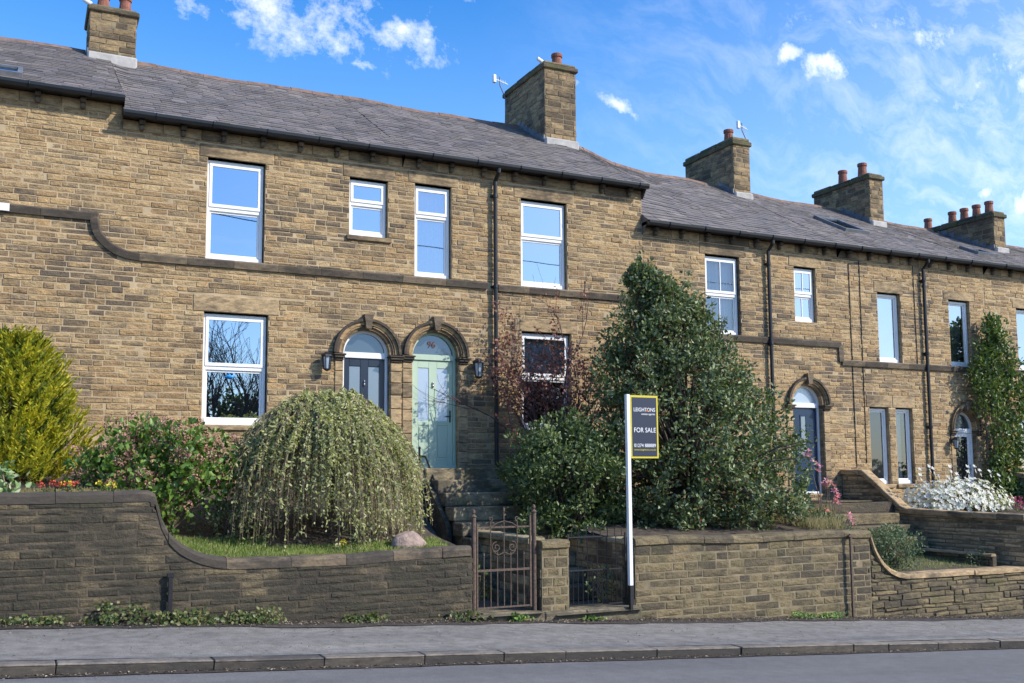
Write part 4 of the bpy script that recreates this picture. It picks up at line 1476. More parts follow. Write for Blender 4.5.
# ------------------------------------------------------------------ front steps with parapet and handrail
t = thing('stone_steps', 'mossy stone steps leading up to the sage green door', 'steps', (7.3, 15.6, -1.2))
tre = [(16.3, 17.0, .12), (16.0, 16.3, -.085), (15.65, 16.0, -.30), (15.3, 15.65, -.53), (14.95, 15.3, -.77), (14.6, 14.95, -1.0), (14.25, 14.6, -1.24), (13.9, 14.25, -1.48), (13.55, 13.9, -1.7)]
for i, (ya, yb, z) in enumerate(tre):
    m = MB()
    m.box((6.40 if i else 6.3), 8.1, ya, yb + .02, z - .23, z, .018)
    m.box((6.46 if i else 6.3), 8.08, ya + .05, yb + .02, z - .9, z - .231, 0)
    m.build('tread', M['step_stone'], t)
m = MB()
m.box(4.6, 6.297, 16.35, 16.99, -.8, .12, .02)
m.build('landing', M['step_stone'], t)
t = thing('step_parapet', 'dark sloping stone slab along the left of the steps to the sage green door', 'slab', (6.36, 16, -.9))
m = MB()
pl = [(16.95, .13), (16.55, .11), (15.45, -.78), (15.35, -.95), (15.35, -1.3), (16.95, -1.3)]
vs = [(6.31, a, b) for a, b in pl] + [(6.39, a, b) for a, b in pl]
k = len(pl)
m.add(vs, [tuple(range(k))[::-1], tuple(range(k, 2 * k))] + [(i, (i + 1) % k, (i + 1) % k + k, i + k) for i in range(k)])
m.build('slab', M['garden_stone_dark'], t)
t = thing('handrail', 'black iron handrail on the left of the steps to the sage green door', 'handrail', (6.4, 16.5, 0))
m = MB()
m.tube([(6.43, 16.94, .12), (6.43, 16.94, .47)], .02, 8)
m.lathe((6.43, 16.94, .47), [(.02, 0), (.032, .015), (.02, .035), (.004, .045)], 8)
m.build('post', M['black_iron'], t)
m = MB()
m.tube([(6.20, 16.94, .33), (6.43, 16.94, .34), (6.43, 16.66, .33), (6.43, 16.58, .27), (6.43, 15.79, -.53), (6.43, 15.66, -.62), (6.43, 15.60, -.80)], .018, 8)
m.build('rail', M['black_iron'], t)


# ------------------------------------------------------------------ gates
def scroll(m, cx_, cz, y, r0, turns, a0, sg=1, rad_=.007, n=22):
    pts = []
    for i in range(n + 1):
        q = i / n
        a = a0 + sg * q * turns * 2 * math.pi
        r_ = r0 * (1 - .8 * q)
        pts.append((cx_ + r_ * math.cos(a), y, cz + r_ * math.sin(a)))
    m.tube(pts, rad_, 5)


t = thing('garden_gate', 'rusty wrought iron garden gate with scrolls between the black wall and the stone pillar', 'gate', (6.0, 12.5, -1.85))
gy = WY + .08
for (x_, zt_) in ((5.56, -.58), (6.48, -.53)):
    m = MB()
    m.tube([(x_, gy, -1.95), (x_, gy, zt_)], .032, 10)
    m.lathe((x_, gy, zt_), [(.032, 0), (.045, .012), (.03, .03), (.012, .045), (.028, .07), (.02, .10), (.003, .115)], 10)
    m.build('gate_post', M['rusty_iron'], t)
m = MB()
gx0, gx1 = 5.61, 6.42
zt_, zm, zb_ = -.72, -1.30, -1.80
for z in (zt_, zb_):
    m.box(gx0, gx1, gy - .007, gy + .007, z - .012, z + .012, .002)
m.box(gx0, gx1, gy - .008, gy + .008, zm - .016, zm + .016, .002)
m.box(gx0 - .012, gx0 + .012, gy - .013, gy + .013, zb_ - .02, zt_ + .06, .003)
m.box(gx1 - .014, gx1 + .014, gy - .014, gy + .014, zb_ - .02, zt_ + .16, .003)
m.build('gate_frame', M['rusty_iron'], t)
for i in range(1, 8):
    x_ = gx0 + (gx1 - gx0) * i / 8
    b = MB()
    full = i % 2 == 0
    b.tube([(x_, gy, zb_), (x_, gy, (zt_ + (.20 if i == 4 else .08)) if full else zm + .19)], .008, 6)
    if not full:
        b.lathe((x_, gy, zm + .19), [(.008, 0), (.016, .015), (.003, .06)], 6)
    elif i == 4:
        b.lathe((x_, gy, zt_ + .2), [(.008, 0), (.018, .02), (.003, .08)], 6)
    else:
        scroll(b, x_ - .0, zt_ + .115, gy, .035, 1.1, -math.pi / 2, 1 if i < 4 else -1)
    b.build('bar', M['rusty_iron'], t)
b = MB()
xm = (gx0 + gx1) / 2
b.tube([(gx0 + .2, gy - .01, zt_ + .0), (xm - .12, gy - .01, zt_ + .055), (xm, gy - .01, zt_ + .085), (xm + .12, gy - .01, zt_ + .055), (gx1 - .2, gy - .01, zt_)], .007, 5)
for sg in (-1, 1):
    scroll(b, xm + sg * .12, zt_ - .27, gy - .012, .075, 1.4, math.pi / 2, -sg)
    b.tube([(xm + sg * .17, gy - .012, zt_ - .32), (xm + sg * .1, gy - .012, zt_ - .38), (xm, gy - .012, zt_ - .34)], .007, 5)
b.build('scrollwork', M['rusty_iron'], t)

t = thing('garden_gate', 'low black iron bow-top garden gate between the stone pillar and the for sale post', 'gate', (7.5, 12.5, -1.9))
m = MB()
gx0, gx1, gy = 7.03, 7.99, WY + .10
zt_, zm, zb_ = -.90, -1.37, -1.86
for z in (zt_, zm, zb_):
    m.box(gx0, gx1, gy - .006, gy + .006, z - .010, z + .010, .002)
for x_ in (gx0, gx1):
    m.box(x_ - .013, x_ + .013, gy - .013, gy + .013, zb_ - .04, zt_ + .05, .003)
m.build('gate_frame', M['black_iron'], t)
nb = 12
for i in range(1, nb):
    x_ = gx0 + (gx1 - gx0) * i / nb
    b = MB()
    b.tube([(x_, gy, zb_), (x_, gy, zt_ if i % 2 == 0 else zm + .02)], .0065, 6)
    b.build('bar', M['black_iron'], t)
for xc in (gx0 + .12, gx0 + .36, gx0 + .60, gx0 + .84):
    b = MB()
    b.tube([(xc - .06, gy, zt_)] + [(xc - .06 * math.cos(a), gy, zt_ + .09 + .06 * math.sin(a)) for a in fr(0, math.pi, 8)] + [(xc + .06, gy, zt_)], .006, 5)
    b.build('hoop', M['black_iron'], t)
m = MB()
m.box(8.02, 8.06, WY - .01, WY + .09, -1.95, -1.22, .006)
m.build('gate_post', M['black_iron'], t)
t = thing('gate_threshold', 'long worn stone threshold under the two garden gates', 'step', (6.8, 12.4, -1.95))
for (a, b) in ((5.52, 6.54), (6.54, 7.2), (7.2, 8.12)):
    m = MB()
    m.box(a, b - .006, WY - .13, WY + .35, zpav(b) - .2, -1.875 - .012 * (a - 5.5), .018)
    m.build('slab', M['step_stone'], t)

# iron posts on the walls
t = thing('iron_post', 'thin rusty iron post fixed to the face of the right garden wall', 'post', (12.2, 12.42, -2.35))
m = MB()
m.box(12.175, 12.215, 12.40, 12.435, -2.36, -1.0, .004)
m.box(12.15, 12.24, 12.395, 12.442, -1.05, -1.02, .003)
m.build('post', M['rusty_iron'], t)
t = thing('iron_bar', 'short black iron bar let into the sooty wall below the swept coping', 'bar', (1.6, 12.44, -1.6))
m = MB()
m.box(1.60, 1.65, 12.415, 12.45, -1.66, -1.13, .004)
m.box(1.585, 1.665, 12.41, 12.455, -1.17, -1.12, .004)
m.build('post', M['black_iron'], t)

# ------------------------------------------------------------------ for sale board
t = thing('for_sale_sign', 'tall white post with navy and yellow FOR SALE board in front of the berried evergreen', 'sign', (7.9, 12.3, -1.9))
sy = 12.33
m = MB()
m.box(7.872, 7.930, sy - .025, sy + .035, -1.59, 1.15, .004)
m.build('post', M['sign_white'], t)
m = MB()
m.box(7.878, 7.925, sy - .02, sy + .03, -1.95, -1.592, .004)
m.build('post_spike', M['black_iron'], t)
m = MB()
m.box(7.94, 8.42, sy - .012, sy + .012, .22, 1.14, .003)
board = m.build('board', M['sign_yellow'], t)
m = MB()
m.box(7.965, 8.392, sy - .016, sy - .0125, .25, 1.11, 0)
m.build('board_face', M['sign_navy'], board)
yy = sy - .018
text_mesh('LEIGHTONS', .078, (7.99, yy, .905), RX, M['sign_white'], board, width=.37)
text_mesh('estate agents', .04, (8.125, yy, .855), RX, M['sign_white'], board, width=.235)
text_mesh('FOR SALE', .098, (7.99, yy, .60), RX, M['sign_white'], board, width=.375)
text_mesh('01274 888889', .07, (7.99, yy, .385), RX, M['sign_white'], board, width=.375)
text_mesh('www.leightons.co.uk', .036, (7.99, yy, .335), RX, M['sign_yellow'], board, width=.375)
m = MB()
m.box(8.215, 8.245, yy - .003, yy - .001, .905, .93, 0)
m.build('emblem', M['sign_orange'], board)


# ------------------------------------------------------------------ vegetation
def clump_leaves(name, clumps, per, length, width, material, parent, up=.3, spread=1.0, fold=.25, shell=.55, droop=0.0):
    """clumps: (x,y,z,r[,flat]); leaves on the outer part of each clump, pointing outward"""
    cs, ds, ns = [], [], []
    for c in clumps:
        n = int(per * (c[3] ** 2) / .04)
        u = unit(n)
        rr_ = c[3] * (shell + (1 - shell) * rng.random(n) ** .6)[:, None]
        p = np.array(c[:3]) + u * rr_ * np.array([1, 1, c[4] if len(c) > 4 else .85])
        d = u * .7 + unit(n) * spread + np.array([0, 0, up - droop])
        nn = u * 1.0 + unit(n) * .6 + np.array([0, 0, .6])
        cs.append(p); ds.append(d); ns.append(nn)
    cs = np.concatenate(cs); ds = np.concatenate(ds); ns = np.concatenate(ns)
    N = len(cs)
    return leaves(name, cs, ds, ns, length * rng.uniform(.7, 1.25, N), width * rng.uniform(.75, 1.2, N), material, parent, fold)


def branches(m, base, targets, r0=.03, r1=.005, sag=.1, n=5, seed=1):
    rr = random.Random(seed)
    for tg in targets:
        b = Vector(base); e = Vector(tg)
        pts, rs = [], []
        for i in range(6):
            q = i / 5
            p = b.lerp(e, q) + Vector((rr.uniform(-1, 1), rr.uniform(-1, 1), rr.uniform(-1, 1))) * (.05 * math.sin(math.pi * q))
            p.z += sag * math.sin(math.pi * q)
            pts.append(p); rs.append(r0 + (r1 - r0) * q)
        m.tube(pts, rs, n)


def grow(m, p, d, l, r_, depth, rr, tips, kids=(2, 4), ang=.6, up=.15, shrink=.72, minr=.0025):
    p = Vector(p); d = Vector(d).normalized()
    pts, rs = [p.copy()], [r_]
    for i in range(4):
        d = (d + Vector((rr.gauss(0, .13), rr.gauss(0, .13), rr.gauss(0, .10) + up * .3))).normalized()
        p = p + d * l / 4
        pts.append(p.copy()); rs.append(max(minr, r_ * (1 - .35 * (i + 1) / 4)))
        if depth <= 1 and i > 0:
            tips.append((p.copy(), d.copy()))
    m.tube(pts, rs, 4 if r_ < .02 else 6, cap=False)
    if depth > 0:
        for k in range(rr.randint(*kids)):
            ax = Vector((rr.gauss(0, 1), rr.gauss(0, 1), rr.gauss(0, .6))).normalized()
            nd = (d + ax * ang + Vector((0, 0, up))).normalized()
            s_ = rr.randint(1, 4)
            grow(m, pts[s_], nd, l * shrink * rr.uniform(.8, 1.15), rs[s_] * .68, depth - 1, rr, tips, kids, ang, up, shrink, minr)
    return tips


# --- big berried evergreen
t = thing('evergreen_tree', 'large dark glossy evergreen tree with red berries behind the for sale sign', 'tree', (10.7, 14.5, -.95))
prof = [(-1.0, 1.75, 10.75), (-.4, 2.0, 10.75), (.3, 2.05, 10.8), (.9, 1.85, 10.65), (1.4, 1.5, 10.45), (2.0, 1.15, 10.25), (2.5, .95, 10.2), (2.9, .60, 10.15), (3.15, .34, 9.95), (3.5, .12, 9.65)]
cl = []
rr = random.Random(5)
for i in range(700):
    z = -1.0 + 4.5 * rr.random() ** 1.25
    r_ = interp(z, [(p[0], p[1]) for p in prof]); cx_ = interp(z, [(p[0], p[2]) for p in prof])
    a = rr.uniform(0, 2 * math.pi)
    q = r_ * math.sqrt(rr.uniform(.3, 1.0)) * rr.uniform(.8, 1.04) * (1 + .14 * math.sin(3 * a + 2.7 * z) + .10 * math.sin(5 * z + a))
    y = 14.6 + q * math.sin(a) * .82
    if y < 12.75 and z < -.85: continue
    cl.append((cx_ + q * math.cos(a), y, z, rr.uniform(.14, .27), .8))
for (x_, z_) in [(9.5, 3.45), (9.62, 3.55), (10.35, 3.1), (10.5, 2.95), (10.9, 2.45), (11.15, 2.35), (9.2, 2.7), (9.1, 2.35), (11.7, 1.8), (12.6, 1.1), (12.85, .7), (8.7, 1.6), (10.75, 2.75), (9.35, 3.2), (9.7, 3.7), (10.0, 3.35), (10.55, 3.45), (10.5, 3.25), (10.75, 3.1), (11.0, 2.9), (11.2, 2.7), (9.3, 2.95), (9.05, 2.55), (9.0, 2.1), (8.8, 1.85)]:
    cl.append((x_, 14.5, z_, .15, 1.2))
for i in range(110):      # shoots that stick out of the outline
    z = rr.uniform(-.6, 3.3)
    r_ = interp(z, [(p[0], p[1]) for p in prof]); cx_ = interp(z, [(p[0], p[2]) for p in prof])
    a = rr.uniform(math.pi * .9, math.pi * 2.1)
    for k in range(3):
        q = r_ + .07 * k
        cl.append((cx_ + q * math.cos(a), 14.6 + q * math.sin(a) * .82, z + .10 * k, .10 - .015 * k, 1.1))
clump_leaves('crown', cl, 54, .082, .046, L['holly'], t, up=.25, spread=.8)
clump_leaves('berries', [(c[0], c[1], c[2], c[3] * 1.05, .8) for c in cl], 3.2, .034, .03, L['berry'], t, shell=.92)
m = MB()
m.tube([(10.7, 14.6, -1.2), (10.65, 14.6, .2), (10.3, 14.5, 1.8), (9.8, 14.5, 3.2)], [.14, .11, .07, .02], 10)
branches(m, (10.6, 14.6, -.3), [c[:3] for c in cl[::7]], .04, .008, seed=2)
m.build('trunk', M['bark'], t)

# --- rounded green bush at the steps
t = thing('laurel_bush', 'rounded mid green leafy bush between the steps and the berried evergreen', 'bush', (8.2, 15.0, -.95))
cl = []
for i in range(210):
    u = Vector((rr.gauss(0, 1), rr.gauss(0, 1), rr.gauss(0, 1))).normalized()
    q = rr.uniform(.6, 1.0)
    z = .06 + u.z * .88 * q
    if u.z < -.2: z = rr.uniform(-1.0, 0)
    cl.append((8.28 + u.x * 1.2 * q, 14.75 + u.y * .95 * q, z, rr.uniform(.13, .24), .8))
clump_leaves('foliage', cl, 60, .078, .042, L['laurel'], t, up=.3, spread=.8)
m = MB()
branches(m, (8.3, 14.8, -1.1), [c[:3] for c in cl[::6]], .03, .006, seed=3)
m.build('stems', M['bark'], t)

# --- maroon acer
t = thing('maroon_tree', 'sparse small maroon-leaved tree right of the sage green door', 'tree', (8.68, 15.95, -.8))
m = MB()
tips = []
rr = random.Random(15)
for k in range(7):
    a = k * .9
    grow(m, (8.68, 15.95, -.2), (.9 * math.cos(a) + .06, .4 * math.sin(a), 1.05), 1.45, .028, 3, rr, tips, (2, 4), .62, .12, .74)
grow(m, (8.68, 15.95, .6), (.06, 0, 1), 1.9, .022, 3, rr, tips, (2, 3), .4, .3, .7)
m.tube([(8.68, 15.95, -1.0), (8.68, 15.95, -.15)], [.06, .045], 8)
m.build('branches', M['twig_red'], t)
tp = [q for q in tips if q[0].z < 3.5 and 7.35 < q[0].x < 10.2 and q[0].y < 16.85]
cs, ds = [], []
for (p, d) in tp:
    if rr.random() < .62:
        for _ in range(rr.randint(4, 9)):
            cs.append(p + Vector((rr.gauss(0, .05), rr.gauss(0, .05), rr.gauss(0, .05))))
            ds.append(Vector((rr.gauss(0, 1), rr.gauss(0, 1), rr.gauss(-.5, .7))))
N = len(cs)
leaves('leaf_clusters', [tuple(c) for c in cs], [tuple(c) for c in ds], unit(N), .058, .040, L['acer'], t)

# --- golden conifer
t = thing('golden_conifer', 'bright yellow-green conifer at the left edge of the garden', 'conifer', (-.05, 15.0, -.1))
cs1, ds1, cs2, ds2 = [], [], [], []
rr = random.Random(9)
for i in range(1900):
    z = -.05 + 1.85 * rr.random() ** 1.1
    a = rr.uniform(0, 2 * math.pi)
    rmax = interp(z, [(-.1, .80), (.3, .93), (.8, .84), (1.2, .62), (1.55, .36), (1.8, .12)])
    rmax *= .9 + .16 * math.sin(4 * a + 5 * z) + .10 * math.sin(7 * a - 9 * z)
    q = rr.random() ** .45
    px_ = Vector((-.1 + rmax * q * math.cos(a), 15.0 + rmax * q * math.sin(a) * .95, z + rr.uniform(-.05, .05)))
    d = Vector((math.cos(a) * .75 + rr.gauss(0, .2), math.sin(a) * .75, 1.0)).normalized()
    side = Vector((-math.sin(a), math.cos(a), .1)).normalized()
    L_ = rr.uniform(.16, .30)
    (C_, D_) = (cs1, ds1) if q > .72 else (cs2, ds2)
    for k in range(9):
        b = px_ + d * (L_ * k / 9)
        for sg in (-1, 1):
            C_.append(b); D_.append(d * 1.0 + side * sg * .75 + Vector((rr.gauss(0, .2), rr.gauss(0, .2), rr.gauss(0, .1))))
    C_.append(px_ + d * L_); D_.append(d)
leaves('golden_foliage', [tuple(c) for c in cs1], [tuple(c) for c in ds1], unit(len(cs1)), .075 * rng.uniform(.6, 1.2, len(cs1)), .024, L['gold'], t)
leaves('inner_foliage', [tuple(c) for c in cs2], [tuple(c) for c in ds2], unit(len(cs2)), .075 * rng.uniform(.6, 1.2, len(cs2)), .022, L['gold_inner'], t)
m = MB()
m.tube([(-.1, 15, -.4), (-.1, 15, 1.7)], [.07, .015], 8)
m.build('trunk', M['bark'], t)

# --- pink-headed bush
t = thing('flowering_bush', 'broad bright green bush with faded pink flower heads above the swept wall', 'bush', (1.7, 14.0, -.6))
cl = []
rr = random.Random(19)
for i in range(230):
    u = Vector((rr.gauss(0, 1), rr.gauss(0, 1), rr.gauss(0, 1))).normalized()
    q = rr.uniform(.55, 1.0)
    cl.append((1.66 + u.x * 1.1 * q, 14.05 + u.y * .75 * q, .05 + u.z * .72 * q - (.12 if u.x < -.5 else 0), rr.uniform(.10, .19), .85))
clump_leaves('foliage', cl, 38, .09, .06, L['green'], t, up=.4, spread=.8)
heads = [c for c in cl if (c[1] < 14.0 or c[2] > .35)][:110]
clump_leaves('flower_heads', [(c[0] + rr.uniform(-.1, .1), c[1] - .06, c[2] + .13, rr.uniform(.045, .08), .8) for c in heads], 420, .03, .024, L['pinkhead'], t, shell=.7)
m = MB()
branches(m, (1.7, 14.1, -.9), [c[:3] for c in cl[::4]], .02, .005, seed=5)
m.build('stems', M['twig_brown'], t)

# --- weeping tree
t = thing('weeping_tree', 'dome-shaped weeping tree with pale trailing strands above the black wall', 'tree', (3.95, 13.95, -1.0))
m = MB()
m.tube([(3.95, 13.95, -1.1), (3.97, 13.95, .2), (3.95, 13.93, 1.0)], [.06, .05, .06], 8)
m.build('trunk', M['bark'], t)
m = MB()
cs, ds = [], []
rr = random.Random(33)
for i in range(960):
    a = rr.uniform(0, 2 * math.pi)
    if rr.random() < .35: a = rr.uniform(math.pi, 2 * math.pi)
    q = rr.random() ** .5
    Rr = 1.38 * (.25 + .75 * q) * rr.uniform(.88, 1.08)
    top = 1.27 - .62 * (Rr / 1.38) ** 2.0 + rr.uniform(-.14, .06)
    zend = rr.uniform(-.98, -.5) if rr.random() < .6 else rr.uniform(-.7, .2)
    if math.sin(a * 3 + 1.2) > .75: zend = max(zend, rr.uniform(-.75, -.2))
    if Rr < .8: zend = max(zend, rr.uniform(-.6, .3))
    Rr *= 1 + .10 * max(0, -math.cos(a)) * rr.random()
    ca, sa = math.cos(a), math.sin(a) * (.86)
    pts = []
    n = 9
    j1, j2 = rr.gauss(0, .035), rr.gauss(0, .035)
    for k in range(n + 1):
        s = k / n
        if s < .35:
            w = s / .35
            r_ = Rr * (.12 + .60 * w)
            z = .95 + (top - .95) * math.sin(w * math.pi * .5)
        else:
            w = (s - .35) / .65
            r_ = Rr * (.72 + .30 * math.sin(w * math.pi / 2))
            z = top + (zend - top) * (w ** 1.25)
        pts.append(Vector((3.91 + r_ * ca + j1 * s, 13.95 + r_ * sa + j2 * s, z + (.0))))
    m.tube(pts, [.006 * (1 - .55 * k / n) for k in range(n + 1)], 3, cap=False)
    for k in range(n):
        nl = 3 if k < 6 else 2
        dens = 1.0 if (ca > -.35 or rr.random() < .5) else .45
        for _ in range(nl + (7 if k < 6 else 3)):
            if rr.random() > dens: continue
            f = rr.random()
            p = pts[k].lerp(pts[k + 1], f)
            cs.append(p); ds.append(Vector((rr.gauss(0, .6), rr.gauss(0, .6), rr.gauss(-.55, .5))))
m.build('strands', M['twig_brown'], t)
N = len(cs)
leaves('leaves', [tuple(c) for c in cs], [tuple(c) for c in ds], unit(N), .056 * rng.uniform(.7, 1.3, N), .027, L['willow'], t)

# --- climbing plant on the far house
t = thing('climbing_plant', 'tall leafy green climbing plant over the front of the furthest house', 'climber', (21.4, 16.7, -.8))
cl = []
rr = random.Random(44)
for i in range(300):
    z = -.9 + 4.5 * rr.random()
    w = interp(z, [(-.9, .6), (0, .85), (1.5, 1.0), (2.4, .85), (2.9, .5), (3.6, .12)])
    cx_ = interp(z, [(-.9, 21.4), (1.5, 21.45), (2.6, 21.3), (3.6, 21.2)])
    xx = cx_ + w * rr.uniform(-1, 1)
    if (z < 1.3 and xx < 20.95) or (z < 2.2 and xx < 20.55): continue
    cl.append((xx, 16.72 - abs(rr.gauss(0, .14)), z, rr.uniform(.10, .17), 1.7))
for (x_, zt) in [(21.2, 3.65), (20.75, 3.0), (21.9, 2.9), (22.3, 2.5), (20.6, 2.6), (21.6, 3.3)]:
    for k in range(7):
        cl.append((x_ + rr.uniform(-.05, .05), 16.7, zt - k * .16, .09, 1.8))
clump_leaves('foliage', cl, 52, .095, .06, L['climber'], t, up=.5, spread=.8)
m = MB()
for x_ in (21.0, 21.25, 21.45, 21.7):
    m.tube([(x_, 16.85, -1.0), (x_ + .05, 16.82, .8), (x_ - .05, 16.8, 2.4)], [.03, .02, .008], 6)
m.build('stems', M['bark'], t)


# --- blossom shrubs
def flowers(name, pts, pet, length, width, material, parent, jit=.4):
    cs, ds, ns = [], [], []
    for (p, d) in pts:
        d = Vector(d).normalized()
        o = d.orthogonal().normalized()
        b = d.cross(o)
        for k in range(pet):
            a = 2 * math.pi * k / pet + rr.uniform(-.2, .2)
            v = o * math.cos(a) + b * math.sin(a)
            cs.append(tuple(p)); ds.append(tuple(v + d * rr.uniform(.1, .1 + jit))); ns.append(tuple(d))
    return leaves(name, cs, ds, ns, length, width, material, parent, .1)


t = thing('white_blossom_shrub', 'low spreading shrub covered in white star blossom beyond the side wall', 'shrub', (18.1, 15.3, -1.0))
rr = random.Random(51)
pts = []
m = MB()
for i in range(1000):
    u = Vector((rr.gauss(0, 1), rr.gauss(0, 1), abs(rr.gauss(0, 1)))).normalized()
    q = rr.uniform(.55, 1.0)
    p = Vector((18.1 + u.x * 1.6 * q, 15.3 + u.y * .8 * q, -.82 + u.z * .72 * q))
    pts.append((p, u + Vector((rr.gauss(0, .4), -.5, .3))))
for k in range(14):      # taller sprigs
    p = Vector((16.9 + k * .17 + rr.uniform(-.1, .1), 15.2 + rr.uniform(-.3, .3), rr.uniform(-.1, .12)))
    pts.append((p, Vector((0, -.7, .6)))); pts.append((p + Vector((.03, 0, -.1)), Vector((.4, -.7, .3))))
branches(m, (18.1, 15.3, -1.15), [tuple(p[0]) for p in pts[::5]], .02, .005, seed=7)
m.build('stems', M['twig_brown'], t)
flowers('blossom', pts, 7, .06, .026, L['white'], t)
clump_leaves('foliage', [(p[0].x, p[0].y, p[0].z - .08, .1) for p in pts[::6]], 26, .05, .03, L['laurel'], t)
t = thing('magenta_azalea', 'small magenta flowering plant at the right of the white blossom shrub', 'plant', (19.9, 15.2, -.95))
clump_leaves('blossom', [(19.75 + rr.uniform(-.2, .2), 15.0 + rr.uniform(-.2, .2), -.68 + rr.uniform(-.1, .08), .1) for _ in range(9)], 60, .04, .035, L['magenta'], t)
clump_leaves('foliage', [(19.9 + rr.uniform(-.4, .5), 15.1 + rr.uniform(-.3, .3), -.85 + rr.uniform(-.1, .1), .14) for _ in range(14)], 40, .05, .03, L['laurel'], t)

t = thing('pink_magnolia', 'slender young magnolia with pink blossom in front of the blue door', 'shrub', (13.3, 14.1, -1.2))
rr = random.Random(53)
m = MB()
pts = []
for (x_, z_) in [(12.85, .32), (12.9, .18), (13.2, -.15), (13.3, -.3), (13.42, -.42), (13.05, -.72), (13.15, -.9), (13.6, -.85), (13.25, -.22), (12.95, .05), (13.45, -.55), (13.75, -.8), (13.0, -.85), (13.9, -.95), (13.35, -.98)]:
    e = Vector((x_, 14.0 + rr.uniform(-.2, .2), z_))
    branches(m, (13.3, 14.1, -1.6), [tuple(e)], .014, .004, sag=.05, seed=int(x_ * 100))
    for _ in range(3):
        pts.append((e + Vector((rr.gauss(0, .035), rr.gauss(0, .035), rr.gauss(0, .04))), Vector((rr.gauss(0, .5), -.5, 1))))
m.build('stems', M['twig_brown'], t)
flowers('blossom', pts, 6, .075, .032, L['pink'], t, .9)


def bush(name, label, cat, c, rx, ry, rz, ncl, cr, per, ln, wd_, lm, seed, stemmat='twig_brown', zflat=True, up=.3):
    rr = random.Random(seed)
    t = thing(name, label, cat, (c[0], c[1], c[2] - rz * .6))
    cl = []
    for i in range(ncl):
        u = Vector((rr.gauss(0, 1), rr.gauss(0, 1), rr.gauss(0, 1))).normalized()
        q = rr.uniform(.5, 1.0)
        cl.append((c[0] + u.x * rx * q, c[1] + u.y * ry * q, c[2] + u.z * rz * q, rr.uniform(.6, 1.1) * cr, .9))
    clump_leaves('foliage', cl, per, ln, wd_, lm, t, up=up)
    m = MB()
    branches(m, (c[0], c[1], c[2] - rz), [q_[:3] for q_ in cl[::3]], .014, .003, seed=seed)
    m.build('stems', M[stemmat], t)
    return t, cl


bush('green_shrub', 'dense dark green shrub in the lower garden behind the swept right coping', 'shrub', (13.95, 13.15, -1.30), .52, .38, .40, 70, .13, 75, .06, .022, L['greygreen'], 61, up=.5)
bush('green_shrub', 'small grey-green plant at the far end of the lower garden bed', 'shrub', (16.0, 13.1, -1.62), .3, .2, .16, 22, .09, 60, .05, .02, L['greygreen'], 62)
bush('heather', 'brown twiggy heather between the golden conifer and the pink-headed bush', 'shrub', (.85, 13.9, -.02), .45, .4, .34, 60, .11, 70, .035, .009, L['heather'], 63)
bush('variegated_plant', 'pale variegated leafy plant on the tall wall at the left edge', 'plant', (-.22, 13.1, -.03), .32, .22, .22, 26, .10, 30, .09, .055, L['variegated'], 64)
bush('shade_plant', 'grey-leaved fern-like plant inside the weeping tree', 'plant', (4.2, 13.35, -.78), .22, .15, .18, 16, .1, 40, .07, .02, L['greygreen'], 65)
bush('under_shrub', 'dark green undergrowth between the pink-headed bush and the weeping tree', 'shrub', (2.6, 14.1, -.62), .5, .4, .3, 50, .13, 45, .05, .03, L['laurel'], 66)
bush('low_shrub', 'olive undergrowth shrub left of the magnolia at the top of the right wall', 'shrub', (12.55, 13.7, -.85), .5, .4, .22, 40, .12, 50, .06, .02, L['greygreen'], 67)
bush('trailing_plant', 'leafy green plant growing behind the bars of the black gate', 'plant', (7.75, 12.95, -1.58), .28, .14, .28, 24, .09, 40, .06, .035, L['laurel'], 68)
bush('trailing_plant', 'green weeds growing behind the rusty gate at the foot of the dividing wall', 'plant', (5.95, 13.3, -1.55), .25, .3, .25, 16, .09, 30, .06, .035, L['green'], 69)
bush('far_shrub', 'brownish shrub at the right frame edge in front of the furthest house', 'shrub', (20.9, 14.9, -.78), .8, .5, .3, 60, .15, 45, .06, .03, L['heather'], 70)
bush('far_shrub', 'olive green shrub beneath the climbing plant at the right frame edge', 'shrub', (22.3, 15.8, -.55), .7, .5, .45, 50, .17, 40, .07, .04, L['climber'], 71)

bush('shrub', 'yellow-green grassy shrub at the foot of the blue door steps', 'shrub', (13.6, 14.4, -1.0), .55, .4, .32, 60, .12, 60, .09, .014, L['drygrass'], 72, up=1.2)
bush('shrub', 'straggly olive shrub beside the stone step blocks', 'shrub', (14.7, 14.2, -1.35), .55, .3, .28, 50, .12, 60, .08, .02, L['greygreen'], 74, up=.9)
bush('shrub', 'grey-green lavender-like shrub behind the top of the right wall', 'shrub', (13.0, 13.6, -1.0), .45, .35, .22, 50, .10, 70, .07, .012, L['greygreen'], 73, up=1.0)

# primulas on the tall wall bed
for (lab, px_, lm, n_) in [('red primula, left one of two on the tall wall by the heather', .30, 'red', 8), ('red and yellow primula on the tall wall, right of the other red one', .52, 'red', 9),
                           ('yellow-green primrose on the tall wall below the pink-headed bush', .92, 'yellow', 6)]:
    t = thing('primula', lab, 'flower', (px_, 12.95, -.22), 'primulas along the top of the tall wall')
    rr = random.Random(int(px_ * 100))
    clump_leaves('foliage', [(px_ + rr.uniform(-.1, .1), 12.95 + rr.uniform(-.08, .08), -.17, .06) for _ in range(6)], 90, .05, .025, L['ivy'], t)
    clump_leaves('flowers', [(px_ + rr.uniform(-.11, .11), 12.9 + rr.uniform(-.08, .05), -.08 + rr.uniform(-.02, .03), .028) for _ in range(n_)], 500, .024, .02, L[lm], t)
    if 'yellow prim' in lab:
        clump_leaves('flowers', [(px_ + rr.uniform(-.1, .13), 12.9 + rr.uniform(-.08, .05), -.07, .025) for _ in range(4)], 500, .024, .02, L['yellow'], t)
